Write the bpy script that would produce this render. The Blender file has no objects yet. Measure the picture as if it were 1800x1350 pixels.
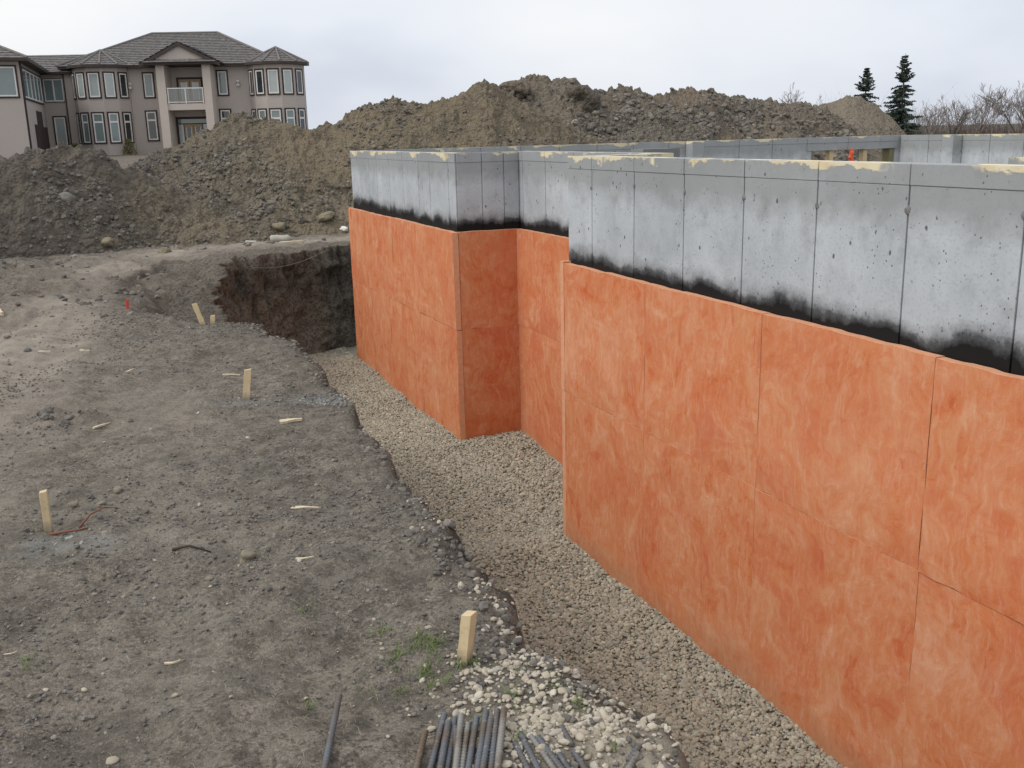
import bpy, math, random
import numpy as np
from mathutils import Vector, Matrix

R = math.radians
random.seed(7)
rng = np.random.default_rng(11)
scene = bpy.context.scene
col = scene.collection

# ------------------------------------------------------------------ camera
cam_data = bpy.data.cameras.new('camera')
cam = bpy.data.objects.new('camera', cam_data)
col.objects.link(cam)
cam_data.sensor_width = 36.0
cam_data.lens = 35.0
cam_data.clip_start = 0.05
cam_data.clip_end = 3000.0
EYE = 3.21                       # metres above the gravel beside the foundation
th, ro = R(14.08), 0.024
cx = Vector((math.cos(ro), -math.sin(ro)*math.sin(th), -math.sin(ro)*math.cos(th)))
cy = Vector((math.sin(ro), math.cos(ro)*math.sin(th), math.cos(ro)*math.cos(th)))
cz = Vector((0, -math.cos(th), math.sin(th)))
m = Matrix.Identity(4)
for i in range(3):
    m[i][0], m[i][1], m[i][2] = cx[i], cy[i], cz[i]
m.translation = Vector((0, 0, EYE))
cam.matrix_world = m
scene.camera = cam

# ------------------------------------------------------------------ sky, sun, exposure
SUN_EL, SUN_AZ = 46.0, -112.0    # degrees; azimuth measured from +Y towards +X
world = bpy.data.worlds.new('World')
scene.world = world
world.use_nodes = True
wt = world.node_tree
wt.nodes.clear()
def wn(t, **k):
    n = wt.nodes.new(t)
    for a, b in k.items():
        setattr(n, a, b)
    return n
w_out = wn('ShaderNodeOutputWorld')
sky = wn('ShaderNodeTexSky', sky_type='NISHITA', sun_disc=False, sun_elevation=R(SUN_EL), sun_rotation=R(SUN_AZ), dust_density=3.0)
bg_clear = wn('ShaderNodeBackground'); bg_clear.inputs['Strength'].default_value = 0.10
wt.links.new(sky.outputs[0], bg_clear.inputs['Color'])
tc = wn('ShaderNodeTexCoord')
mp = wn('ShaderNodeMapping'); mp.inputs['Scale'].default_value = (1.0, 1.0, 2.4); mp.inputs['Location'].default_value = (0.35, 0.2, 0.1)
wt.links.new(tc.outputs['Generated'], mp.inputs['Vector'])
nz = wn('ShaderNodeTexNoise'); nz.inputs['Scale'].default_value = 1.7; nz.inputs['Detail'].default_value = 5.0; nz.inputs['Roughness'].default_value = 0.45
wt.links.new(mp.outputs[0], nz.inputs['Vector'])
# a thin overcast deck is brighter on the side of the sun
nrm = wn('ShaderNodeVectorMath', operation='DOT_PRODUCT')
sd_ = Vector((math.sin(R(SUN_AZ))*math.cos(R(SUN_EL)), math.cos(R(SUN_AZ))*math.cos(R(SUN_EL)), math.sin(R(SUN_EL))))
nrm.inputs[1].default_value = sd_
wt.links.new(tc.outputs['Generated'], nrm.inputs[0])
mu = wn('ShaderNodeMath', operation='MULTIPLY'); mu.inputs[1].default_value = 0.30
wt.links.new(nrm.outputs['Value'], mu.inputs[0])
ad = wn('ShaderNodeMath', operation='ADD')
wt.links.new(mu.outputs[0], ad.inputs[0]); wt.links.new(nz.outputs['Fac'], ad.inputs[1])
rp = wn('ShaderNodeValToRGB')
rp.color_ramp.elements[0].position = 0.25; rp.color_ramp.elements[0].color = (0.55, 0.60, 0.72, 1)
rp.color_ramp.elements[1].position = 0.62; rp.color_ramp.elements[1].color = (1.0, 1.0, 1.0, 1)
e_ = rp.color_ramp.elements.new(0.42); e_.color = (0.84, 0.88, 0.95, 1)
wt.links.new(ad.outputs[0], rp.inputs['Fac'])
bg_cloud = wn('ShaderNodeBackground'); bg_cloud.inputs['Strength'].default_value = 1.04
wt.links.new(rp.outputs['Color'], bg_cloud.inputs['Color'])
mixw = wn('ShaderNodeMixShader'); mixw.inputs['Fac'].default_value = 0.90
wt.links.new(bg_clear.outputs[0], mixw.inputs[1]); wt.links.new(bg_cloud.outputs[0], mixw.inputs[2])
wt.links.new(mixw.outputs[0], w_out.inputs['Surface'])

sun_d = bpy.data.lights.new('sun', 'SUN')
sun_d.energy = 1.5; sun_d.angle = R(24); sun_d.color = (1.0, 0.965, 0.91)
sun = bpy.data.objects.new('sun', sun_d); col.objects.link(sun)
sun.rotation_euler = (-sd_).to_track_quat('-Z', 'Y').to_euler()
sun.location = (-20, -10, 40)

scene.view_settings.view_transform = 'Standard'
scene.view_settings.look = 'None'
scene.view_settings.exposure = 0.0
scene.view_settings.gamma = 1.0
scene.view_settings.use_curve_mapping = False
scene.cycles.max_bounces = 6
scene.cycles.use_denoising = True

# ------------------------------------------------------------------ numpy noise
def _hash(ix, iy, iz, seed):
    h = (ix.astype(np.int64)*374761393 + iy.astype(np.int64)*668265263 + iz.astype(np.int64)*2147483647 + seed*1274126177) & 0xFFFFFFFF
    h = ((h ^ (h >> 13))*1274126177) & 0xFFFFFFFF
    h = ((h ^ (h >> 16))*2246822519) & 0xFFFFFFFF
    return ((h ^ (h >> 15)) & 0xFFFFFF) / float(0xFFFFFF)
def vnoise(x, y, z=None, seed=0):
    x = np.asarray(x, float); y = np.asarray(y, float)
    z = np.zeros_like(x) if z is None else np.asarray(z, float)
    ix, iy, iz = np.floor(x), np.floor(y), np.floor(z)
    fx, fy, fz = x-ix, y-iy, z-iz
    fx = fx*fx*(3-2*fx); fy = fy*fy*(3-2*fy); fz = fz*fz*(3-2*fz)
    r = 0
    for a in (0, 1):
        for b in (0, 1):
            for c in (0, 1):
                w = (fx if a else 1-fx)*(fy if b else 1-fy)*(fz if c else 1-fz)
                r = r + w*_hash(ix+a, iy+b, iz+c, seed)
    return r*2-1
def fbm(x, y, z=None, seed=0, octv=4, gain=0.5):
    s = 0; a = 1.0; f = 1.0
    for o in range(octv):
        s = s + a*vnoise(np.asarray(x)*f, np.asarray(y)*f, None if z is None else np.asarray(z)*f, seed+o*17)
        a *= gain; f *= 2.03
    return s
def sstep(t):
    t = np.clip(t, 0, 1); return t*t*(3-2*t)

# ------------------------------------------------------------------ object helpers
def tag(o, label=None, cat=None, group=None, kind=None):
    if label: o['label'] = label
    if cat: o['category'] = cat
    if group: o['group'] = group
    if kind: o['kind'] = kind
    return o
def empty(name, loc=(0, 0, 0), rz=0.0):
    o = bpy.data.objects.new(name, None); col.objects.link(o)
    o.location = loc; o.rotation_euler = (0, 0, rz); o.empty_display_size = 0.2
    return o
def link_mesh(name, me, mat=None, parent=None):
    o = bpy.data.objects.new(name, me); col.objects.link(o)
    if mat is not None and len(me.materials) == 0:
        me.materials.append(mat)
    if parent is not None:
        o.parent = parent
    return o
def mesh_np(name, V, F, mat=None, parent=None, smooth=True, attrs=None):
    V = np.asarray(V, np.float32); F = np.asarray(F, np.int32)
    me = bpy.data.meshes.new(name)
    k = F.shape[1]
    me.vertices.add(len(V)); me.vertices.foreach_set('co', V.ravel())
    me.loops.add(F.size); me.loops.foreach_set('vertex_index', F.ravel())
    me.polygons.add(len(F)); me.polygons.foreach_set('loop_start', np.arange(0, F.size, k, dtype=np.int32))
    me.polygons.foreach_set('loop_total', np.full(len(F), k, np.int32))
    me.update(calc_edges=True)
    me.polygons.foreach_set('use_smooth', np.full(len(F), smooth))
    if attrs:
        for n_, a in attrs.items():
            at = me.attributes.new(n_, 'FLOAT', 'POINT'); at.data.foreach_set('value', np.asarray(a, np.float32).ravel())
    return link_mesh(name, me, mat, parent)
class MB:
    """collects faces for one mesh"""
    def __init__(s): s.v = []; s.f = []
    def add(s, vs, fs):
        b = len(s.v); s.v += [tuple(p) for p in vs]; s.f += [tuple(i+b for i in f) for f in fs]; return s
    def box(s, x0, x1, y0, y1, z0, z1, M=None):
        vs = [Vector((x, y, z)) for z in (z0, z1) for y in (y0, y1) for x in (x0, x1)]
        if M is not None: vs = [M @ p for p in vs]
        return s.add(vs, [(0, 2, 3, 1), (4, 5, 7, 6), (0, 1, 5, 4), (2, 6, 7, 3), (0, 4, 6, 2), (1, 3, 7, 5)])
    def prism(s, poly, z0, z1):
        n = len(poly)
        vs = [(x, y, z0) for x, y in poly] + [(x, y, z1) for x, y in poly]
        fs = [tuple(range(n-1, -1, -1)), tuple(range(n, 2*n))] + [(i, (i+1) % n, n+(i+1) % n, n+i) for i in range(n)]
        return s.add(vs, fs)
    def tube(s, pts, rad, n=6, cap=True):
        pts = [Vector(p) for p in pts]
        rr = rad if hasattr(rad, '__len__') else [rad]*len(pts)
        rings = []
        for i, p in enumerate(pts):
            t = (pts[min(i+1, len(pts)-1)] - pts[max(i-1, 0)])
            t = t.normalized() if t.length > 1e-9 else Vector((0, 0, 1))
            a = t.cross(Vector((0, 0, 1)))
            if a.length < 1e-3: a = t.cross(Vector((0, 1, 0)))
            a.normalize(); b = t.cross(a)
            rings.append([p + (a*math.cos(k*2*math.pi/n) + b*math.sin(k*2*math.pi/n))*rr[i] for k in range(n)])
        vs = [q for r_ in rings for q in r_]; fs = []
        for i in range(len(pts)-1):
            for k in range(n):
                fs.append((i*n+k, i*n+(k+1) % n, (i+1)*n+(k+1) % n, (i+1)*n+k))
        if cap:
            fs.append(tuple(range(n-1, -1, -1))); fs.append(tuple((len(pts)-1)*n+k for k in range(n)))
        return s.add(vs, fs)
    def build(s, name, mat=None, parent=None, smooth=False):
        me = bpy.data.meshes.new(name); me.from_pydata(s.v, [], s.f); me.update()
        if smooth:
            me.polygons.foreach_set('use_smooth', np.full(len(me.polygons), True))
        return link_mesh(name, me, mat, parent)

# ------------------------------------------------------------------ material helpers
class MT:
    def __init__(s, name, rough=0.9, spec=0.3):
        s.m = bpy.data.materials.new(name); s.m.use_nodes = True
        s.t = s.m.node_tree; s.b = s.t.nodes['Principled BSDF']
        s.b.inputs['Roughness'].default_value = rough
        s.b.inputs['Specular IOR Level'].default_value = spec
        s._pos = None
    def n(s, t, **k):
        nd = s.t.nodes.new(t)
        for a, b in k.items(): setattr(nd, a, b)
        return nd
    def L(s, a, b): s.t.links.new(a, b)
    def pos(s):
        if s._pos is None: s._pos = s.n('ShaderNodeNewGeometry').outputs['Position']
        return s._pos
    def objc(s): return s.n('ShaderNodeTexCoord').outputs['Object']
    def mapv(s, vec, scale=(1, 1, 1), loc=(0, 0, 0), rot=(0, 0, 0)):
        m_ = s.n('ShaderNodeMapping'); m_.inputs['Scale'].default_value = scale; m_.inputs['Location'].default_value = loc; m_.inputs['Rotation'].default_value = rot
        s.L(vec, m_.inputs['Vector']); return m_.outputs[0]
    def noise(s, vec, scale, detail=4.0, rough=0.55, dist=0.0, col_=False):
        n_ = s.n('ShaderNodeTexNoise'); n_.inputs['Scale'].default_value = scale; n_.inputs['Detail'].default_value = detail
        n_.inputs['Roughness'].default_value = rough; n_.inputs['Distortion'].default_value = dist
        s.L(vec, n_.inputs['Vector']); return n_.outputs['Color' if col_ else 'Fac']
    def voro(s, vec, scale, feature='F1', out='Distance', rand=1.0):
        n_ = s.n('ShaderNodeTexVoronoi', feature=feature); n_.inputs['Scale'].default_value = scale; n_.inputs['Randomness'].default_value = rand
        s.L(vec, n_.inputs['Vector']); return n_.outputs[out]
    def ramp(s, fac, stops, interp='LINEAR'):
        r_ = s.n('ShaderNodeValToRGB'); cr = r_.color_ramp; cr.interpolation = interp
        while len(cr.elements) > len(stops): cr.elements.remove(cr.elements[-1])
        while len(cr.elements) < len(stops): cr.elements.new(0.5)
        for e, (p, c) in zip(cr.elements, stops):
            e.position = p; e.color = (c, c, c, 1) if not hasattr(c, '__len__') else (*c, 1)
        s.L(fac, r_.inputs['Fac']); return r_.outputs['Color']
    def mix(s, fac, a, b, mode='MIX'):
        n_ = s.n('ShaderNodeMix', data_type='RGBA', blend_type=mode)
        for sock, v in ((n_.inputs[0], fac), (n_.inputs[6], a), (n_.inputs[7], b)):
            if hasattr(v, 'is_output'): s.L(v, sock)
            elif hasattr(v, '__len__'): sock.default_value = (*v, 1)
            else: sock.default_value = v
        return n_.outputs[2]
    def math(s, op, a, b=None, c=None, clamp=False):
        n_ = s.n('ShaderNodeMath', operation=op, use_clamp=clamp)
        for i, v in enumerate((a, b, c)):
            if v is None: continue
            if hasattr(v, 'is_output'): s.L(v, n_.inputs[i])
            else: n_.inputs[i].default_value = v
        return n_.outputs[0]
    def attr(s, name, typ='GEOMETRY'):
        n_ = s.n('ShaderNodeAttribute', attribute_name=name, attribute_type=typ); return n_.outputs['Fac']
    def rnd(s): return s.n('ShaderNodeObjectInfo').outputs['Random']
    def sepz(s, vec):
        n_ = s.n('ShaderNodeSeparateXYZ'); s.L(vec, n_.inputs[0]); return n_.outputs
    def color(s, c):
        if hasattr(c, 'is_output'): s.L(c, s.b.inputs['Base Color'])
        else: s.b.inputs['Base Color'].default_value = (*c, 1)
        return s
    def bump(s, h, strength=0.4, dist=0.01):
        n_ = s.n('ShaderNodeBump'); n_.inputs['Strength'].default_value = strength; n_.inputs['Distance'].default_value = dist
        s.L(h, n_.inputs['Height']); s.L(n_.outputs[0], s.b.inputs['Normal']); return s
def plain(name, c, rough=0.7, var=0.15, scale=6.0, spec=0.3, metal=0.0):
    t = MT(name, rough, spec); f = t.noise(t.pos(), scale, 4)
    t.color(t.mix(f, tuple(x*(1-var) for x in c), tuple(min(1, x*(1+var)) for x in c)))
    t.b.inputs['Metallic'].default_value = metal
    return t.m

def soil_material(name, dark, mid, light, stain=None, bscale=1.0):
    t = MT(name, 0.97, 0.12); p = t.pos()
    big = t.noise(p, 0.7, 5, 0.6); med = t.noise(p, 4.5, 6, 0.65); fine = t.noise(p, 38, 5, 0.7)
    c = t.mix(t.ramp(big, [(0.32, 0.0), (0.68, 1.0)]), dark, mid)
    c = t.mix(t.ramp(med, [(0.45, 0.0), (0.75, 0.75)]), c, light)
    c = t.mix(t.ramp(fine, [(0.41, 0.85), (0.50, 0.0)]), c, tuple(x*0.48 for x in dark))
    c = t.mix(t.ramp(t.noise(p, 75, 5, 0.75), [(0.49, 0.0), (0.60, 0.75)]), c, tuple(x*1.35 for x in light))
    c = t.mix(t.ramp(t.noise(p, 1.9, 6, 0.7), [(0.36, 0.5), (0.5, 0.0)]), c, tuple(x*0.72 for x in dark))
    mott = t.noise(p, 11, 6, 0.72); c = t.mix(t.ramp(mott, [(0.40, 0.65), (0.50, 0.0)]), c, tuple(x*0.62 for x in dark)); c = t.mix(t.ramp(mott, [(0.52, 0.0), (0.66, 0.5)]), c, tuple(x*1.15 for x in light))
    speck = t.voro(p, 60.0)
    pick = t.noise(p, 21, 2)
    c = t.mix(t.math('MULTIPLY', t.ramp(speck, [(0.10, 1.0), (0.2, 0.0)]), t.ramp(pick, [(0.58, 0.0), (0.64, 0.8)])), c, (0.36, 0.33, 0.28))
    return t, c, p, med, fine

# ground of the site
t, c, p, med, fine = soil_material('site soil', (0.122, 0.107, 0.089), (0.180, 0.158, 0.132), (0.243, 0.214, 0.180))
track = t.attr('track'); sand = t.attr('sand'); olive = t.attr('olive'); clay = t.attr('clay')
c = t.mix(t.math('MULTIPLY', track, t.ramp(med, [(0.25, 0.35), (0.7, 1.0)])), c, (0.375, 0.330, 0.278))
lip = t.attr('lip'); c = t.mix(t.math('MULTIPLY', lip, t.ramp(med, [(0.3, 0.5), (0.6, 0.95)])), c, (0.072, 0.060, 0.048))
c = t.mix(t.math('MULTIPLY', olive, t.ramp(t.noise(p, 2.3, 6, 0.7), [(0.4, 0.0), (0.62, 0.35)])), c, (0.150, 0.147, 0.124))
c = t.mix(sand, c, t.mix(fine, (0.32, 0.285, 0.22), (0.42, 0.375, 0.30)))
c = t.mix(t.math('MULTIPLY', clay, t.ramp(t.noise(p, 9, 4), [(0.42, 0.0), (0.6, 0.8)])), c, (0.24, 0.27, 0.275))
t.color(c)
hh = t.math('ADD', t.math('MULTIPLY', med, 0.6), t.math('MULTIPLY', fine, 0.5))
t.bump(t.math('ADD', hh, t.math('MULTIPLY', t.noise(p, 120, 3), 0.25)), 1.0, 0.03)
M_SITE = t.m

def heap_mat(name, dark, mid, light, warm, blend=False):
    t, c, p, med, fine = soil_material(name, dark, mid, light)
    c = t.mix(t.ramp(t.noise(p, 0.42, 5, 0.62), [(0.42, 0.0), (0.62, 0.8)]), c, warm)
    if blend:
        sx_ = t.sepz(p); fx_ = t.math('ADD', t.math('ADD', sx_[0], t.math('MULTIPLY', sx_[1], 0.16)), t.math('MULTIPLY', t.math('SUBTRACT', t.noise(p, 0.6, 5, 0.65), 0.5), 7.0))
        c = t.mix(t.ramp(t.math('MULTIPLY_ADD', fx_, 0.25, 1.05), [(0.1, 0.9), (0.75, 0.0)]), c, t.mix(med, (0.078, 0.070, 0.060), (0.165, 0.146, 0.122)))
    chunks = t.voro(p, 7.0, 'F1'); chunks2 = t.voro(p, 19.0, 'F1')
    t.color(c)
    h = t.math('ADD', t.math('MULTIPLY', chunks, -1.0), t.math('ADD', t.math('MULTIPLY', chunks2, -0.5), t.math('MULTIPLY', med, 0.9)))
    t.bump(h, 0.8, 0.09)
    return t.m
M_HEAP_BROWN = heap_mat('olive brown spoil', (0.118, 0.101, 0.076), (0.178, 0.152, 0.112), (0.235, 0.202, 0.150), (0.205, 0.168, 0.118), True)
M_HEAP_DARK = heap_mat('dark topsoil spoil', (0.092, 0.083, 0.073), (0.138, 0.123, 0.105), (0.19, 0.168, 0.140), (0.135, 0.115, 0.091))
M_HEAP_GREY = heap_mat('grey lumpy spoil', (0.105, 0.094, 0.081), (0.172, 0.152, 0.122), (0.245, 0.22, 0.18), (0.20, 0.162, 0.122))
M_HEAP_TAN = heap_mat('tan fine spoil', (0.17, 0.147, 0.117), (0.22, 0.19, 0.15), (0.255, 0.222, 0.176), (0.215, 0.185, 0.144))

def stone_mat(name, stops, rough=0.85, bump=0.25, nscale=30, blend=False):
    t = MT(name, rough, 0.25)
    base = t.ramp(t.rnd(), stops)
    p = t.pos(); f = t.noise(p, nscale, 4)
    if blend:
        sx_ = t.sepz(p); fx_ = t.math('ADD', t.math('ADD', sx_[0], t.math('MULTIPLY', sx_[1], 0.16)), t.math('MULTIPLY', t.math('SUBTRACT', t.noise(p, 0.6, 5, 0.65), 0.5), 7.0))
        base = t.mix(t.ramp(t.math('MULTIPLY_ADD', fx_, 0.25, 1.05), [(0.1, 0.9), (0.75, 0.0)]), base, t.ramp(t.rnd(), [(0.0, (0.072, 0.063, 0.053)), (0.95, (0.148, 0.131, 0.110)), (1.0, (0.25, 0.225, 0.19))]))
    t.color(t.mix(f, t.mix(0.35, base, (0.0, 0.0, 0.0)), t.mix(0.12, base, (1, 1, 1))))
    t.bump(f, bump, 0.01); return t.m
M_GRAVEL = stone_mat('drain rock', [(0.0, (0.22, 0.20, 0.145)), (0.15, (0.42, 0.39, 0.29)), (0.35, (0.33, 0.31, 0.25)), (0.55, (0.50, 0.46, 0.345)), (0.75, (0.36, 0.33, 0.24)), (0.9, (0.60, 0.57, 0.45)), (1.0, (0.20, 0.20, 0.185))])
M_PEBBLE = stone_mat('pale pebbles', [(0.0, (0.34, 0.29, 0.21)), (0.25, (0.52, 0.46, 0.36)), (0.5, (0.43, 0.37, 0.275)), (0.75, (0.60, 0.55, 0.45)), (0.88, (0.33, 0.295, 0.245)), (1.0, (0.56, 0.50, 0.40))])
M_CLOD = stone_mat('soil clods', [(0.0, (0.075, 0.066, 0.056)), (0.5, (0.138, 0.122, 0.104)), (0.92, (0.20, 0.178, 0.152)), (1.0, (0.30, 0.27, 0.232))], 0.97, 0.5, 45)
M_CLOD_BROWN = stone_mat('olive soil clods', [(0.0, (0.095, 0.080, 0.058)), (0.5, (0.150, 0.127, 0.092)), (0.97, (0.195, 0.166, 0.122)), (1.0, (0.31, 0.27, 0.21))], 0.97, 0.5, 12, True)
M_CLOD_GREY = stone_mat('grey soil clods', [(0.0, (0.09, 0.078, 0.062)), (0.5, (0.148, 0.128, 0.099)), (0.96, (0.20, 0.174, 0.136)), (1.0, (0.32, 0.285, 0.235))], 0.97, 0.5, 8)
M_CLOD_DARK = stone_mat('dark topsoil clods', [(0.0, (0.085, 0.075, 0.065)), (0.5, (0.132, 0.117, 0.100)), (0.95, (0.18, 0.16, 0.136)), (1.0, (0.28, 0.255, 0.22))], 0.97, 0.5, 14)
M_CLAY = stone_mat('blue grey clay crumbs', [(0.0, (0.15, 0.155, 0.15)), (0.6, (0.25, 0.262, 0.258)), (1.0, (0.36, 0.37, 0.36))], 0.9, 0.3, 60)

# concrete with sprayed damp-proofing and the remains of yellow form lining
def concrete_mat(name, black_z, amp=0.1):
    t = MT(name, 0.82, 0.3); p = t.pos()
    z = t.sepz(p)[2]
    streak = t.noise(t.mapv(p, (5.0, 5.0, 0.6)), 1.0, 6, 0.6)
    cloud = t.noise(p, 1.5, 5, 0.6); fine = t.noise(p, 70, 4, 0.65); cl2 = t.noise(p, 7.0, 5, 0.6)
    rn = t.rnd()
    c = t.mix(t.ramp(cloud, [(0.33, 0.0), (0.66, 1.0)]), (0.395, 0.425, 0.455), (0.54, 0.575, 0.615))
    c = t.mix(t.ramp(streak, [(0.34, 0.30), (0.54, 0.0)]), c, (0.32, 0.34, 0.36))
    c = t.mix(t.math('MULTIPLY', rn, 0.16), c, (0.62, 0.66, 0.70))
    c = t.mix(t.ramp(cl2, [(0.52, 0.0), (0.72, 0.4)]), c, (0.26, 0.275, 0.285))
    # darker, damper lift near the top
    zt = t.math('ADD', z, t.math('MULTIPLY', t.math('SUBTRACT', cl2, 0.5), 0.22))
    c = t.mix(t.ramp(t.math('MULTIPLY_ADD', zt, 5.0, -13.6), [(0.0, 0.0), (0.7, 0.65)]), c, (0.245, 0.255, 0.255))
    c = t.mix(t.ramp(fine, [(0.36, 0.32), (0.48, 0.0)]), c, (0.26, 0.275, 0.285))
    # bug holes
    hole = t.voro(t.mapv(p, (1.0, 1.0, 0.62)), 17.0)
    hsel = t.noise(p, 13.0, 2)
    hm = t.math('MULTIPLY', t.ramp(hole, [(0.10, 1.0), (0.17, 0.0)]), t.ramp(hsel, [(0.5, 0.0), (0.58, 1.0)]))
    hole2 = t.voro(t.mapv(p, (1.0, 1.0, 0.8), (3, 1, 2)), 42.0); hs2 = t.noise(t.mapv(p, (1, 1, 1), (5, 2, 7)), 9.0, 2)
    hm2 = t.math('MULTIPLY', t.ramp(hole2, [(0.12, 1.0), (0.2, 0.0)]), t.ramp(hs2, [(0.52, 0.0), (0.6, 0.9)]))
    hm = t.math('MAXIMUM', hm, hm2)
    c = t.mix(t.math('MULTIPLY', hm, 0.85), c, (0.07, 0.07, 0.075))
    # yellow lining torn off the top band
    pat = t.noise(t.mapv(p, (1.0, 1.0, 2.2)), 2.1, 6, 0.62)
    zf = t.math('MULTIPLY_ADD', z, 9.0, -26.85)          # 0 at 2.99 m
    ym = t.math('ADD', t.math('MULTIPLY', t.math('SUBTRACT', pat, 0.5), 3.2), zf)
    ym = t.math('MULTIPLY', t.ramp(ym, [(0.38, 0.0), (0.46, 1.0)]), t.ramp(t.noise(p, 1.7, 4, 0.6), [(0.46, 0.0), (0.50, 1.0)]))
    zb = t.math('MULTIPLY', t.ramp(t.math('MULTIPLY_ADD', z, 20.0, -58.9), [(0.0, 0.0), (0.4, 1.0)]), t.math('LESS_THAN', z, 3.0435))
    ym = t.math('MULTIPLY', ym, zb)
    yc = t.ramp(t.noise(p, 3.0, 3), [(0.3, (0.60, 0.51, 0.32)), (0.5, (0.74, 0.67, 0.48)), (0.66, (0.66, 0.54, 0.35)), (0.72, (0.62, 0.36, 0.30))])
    c = t.mix(ym, c, yc)
    # sprayed black damp-proofing, feathered at its upper edge
    wob = t.noise(p, 2.6, 4, 0.55); wob2 = t.noise(p, 9.0, 3, 0.55)
    edge = t.math('ADD', t.math('MULTIPLY', t.math('SUBTRACT', wob, 0.5), amp*3.0), t.math('MULTIPLY', t.math('SUBTRACT', wob2, 0.5), amp*0.8))
    bz = t.math('SUBTRACT', t.math('ADD', z, edge), black_z)
    bz = t.math('ADD', bz, t.math('MULTIPLY', t.math('SUBTRACT', fine, 0.5), 0.03))
    bm = t.ramp(t.math('MULTIPLY_ADD', bz, 6.0, 0.5), [(0.22, 1.0), (0.45, 0.82), (0.62, 0.35), (0.95, 0.0)])
    c = t.mix(bm, c, (0.006, 0.006, 0.0065))
    t.color(c)
    h = t.math('SUBTRACT', t.math('ADD', t.math('MULTIPLY', fine, 0.15), t.math('MULTIPLY', ym, 0.5)), t.math('MULTIPLY', hm, 1.0))
    t.bump(h, 0.5, 0.006)
    return t.m
M_CONC_NEAR = concrete_mat('sprayed concrete', 2.322, 0.085)
M_CONC_BAY = concrete_mat('sprayed concrete of the bay', 2.395, 0.08)
M_CONC_IN = concrete_mat('bare concrete', 0.5, 0.02)

# orange fibreglass drainage board
t = MT('orange fibre board', 0.93, 0.15); p = t.pos(); rn = t.rnd()
off = t.n('ShaderNodeCombineXYZ'); t.L(t.math('MULTIPLY', rn, 9.0), off.inputs[0]); t.L(t.math('MULTIPLY', rn, 5.0), off.inputs[2])
va = t.n('ShaderNodeVectorMath', operation='ADD'); t.L(p, va.inputs[0]); t.L(off.outputs[0], va.inputs[1]); pv = va.outputs[0]
warpc = t.noise(pv, 1.3, 4, 0.6, col_=True)
wv = t.n('ShaderNodeVectorMath', operation='MULTIPLY_ADD'); t.L(warpc, wv.inputs[0]); wv.inputs[1].default_value = (1.0, 1.0, 1.0); t.L(pv, wv.inputs[2]); q = wv.outputs[0]
fib = t.noise(t.mapv(q, (3.0, 3.0, 3.0), rot=(0.9, 0.75, 0.3)), 2.2, 9, 0.72)
fib2 = t.noise(t.mapv(q, (2.0, 2.0, 4.4), (4, 1, 3), rot=(-0.9, 0.6, 0.4)), 2.2, 9, 0.72)
hq = t.n('ShaderNodeVectorMath', operation='MULTIPLY_ADD'); t.L(warpc, hq.inputs[0]); hq.inputs[1].default_value = (0.35, 0.35, 0.35); t.L(pv, hq.inputs[2])
hair = t.noise(t.mapv(hq.outputs[0], (20.0, 20.0, 3.0), rot=(0.75, 0.65, 0)), 1.5, 7, 0.72)
bl = t.noise(q, 3.6, 8, 0.68); tone = t.noise(pv, 0.9, 3)
v_ = t.math('ADD', t.math('MULTIPLY', bl, 0.40), t.math('ADD', t.math('MULTIPLY', fib, 0.42), t.math('MULTIPLY', fib2, 0.18)))
c = t.ramp(v_, [(0.39, (0.550, 0.125, 0.042)), (0.45, (0.610, 0.195, 0.078)), (0.515, (0.632, 0.238, 0.110)), (0.585, (0.668, 0.308, 0.170)), (0.66, (0.735, 0.450, 0.300))])
c = t.mix(t.ramp(t.noise(t.mapv(q, (1, 1, 1), (7, 3, 1)), 3.6, 8, 0.68), [(0.53, 0.0), (0.68, 0.45)]), c, (0.640, 0.320, 0.150))
c = t.mix(t.ramp(t.noise(t.mapv(q, (1, 1, 1), (2, 9, 4)), 1.8, 7, 0.66), [(0.53, 0.0), (0.66, 0.55)]), c, (0.560, 0.135, 0.062))
c = t.mix(t.ramp(hair, [(0.52, 0.0), (0.70, 0.34)]), c, (0.76, 0.50, 0.38))
c = t.mix(t.ramp(hair, [(0.34, 0.25), (0.46, 0.0)]), c, (0.54, 0.135, 0.06))
hair2 = t.noise(t.mapv(hq.outputs[0], (18.0, 18.0, 2.6), (3, 5, 1), rot=(-0.8, -0.5, 0.4)), 1.5, 7, 0.72)
c = t.mix(t.ramp(hair2, [(0.52, 0.0), (0.70, 0.30)]), c, (0.74, 0.45, 0.30))
blot = t.noise(t.mapv(q, (1, 1, 1), (5, 5, 8)), 1.5, 4, 0.6)
c = t.mix(t.ramp(blot, [(0.54, 0.0), (0.68, 0.28)]), c, (0.72, 0.42, 0.28))
c = t.mix(t.ramp(blot, [(0.34, 0.38), (0.46, 0.0)]), c, (0.565, 0.135, 0.052))
c = t.mix(t.math('MULTIPLY', rn, 0.12), c, (0.66, 0.30, 0.16))
zz = t.sepz(p)[2]
dirt = t.math('ADD', zz, t.math('MULTIPLY', t.math('SUBTRACT', t.noise(p, 3.0, 5, 0.6), 0.5), 0.5))
c = t.mix(t.ramp(dirt, [(0.02, 0.4), (0.22, 0.0)]), c, (0.40, 0.24, 0.15))
t.color(c)
t.bump(t.math('ADD', t.math('MULTIPLY', fib, 0.7), t.math('ADD', t.math('MULTIPLY', bl, 0.8), t.math('MULTIPLY', t.noise(p, 90, 3), 0.2))), 0.35, 0.012)
M_BOARD = t.m
M_BOARD_EDGE = plain('cut edge of fibre board', (0.68, 0.34, 0.20), 0.95, 0.25, 25.0)

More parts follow.
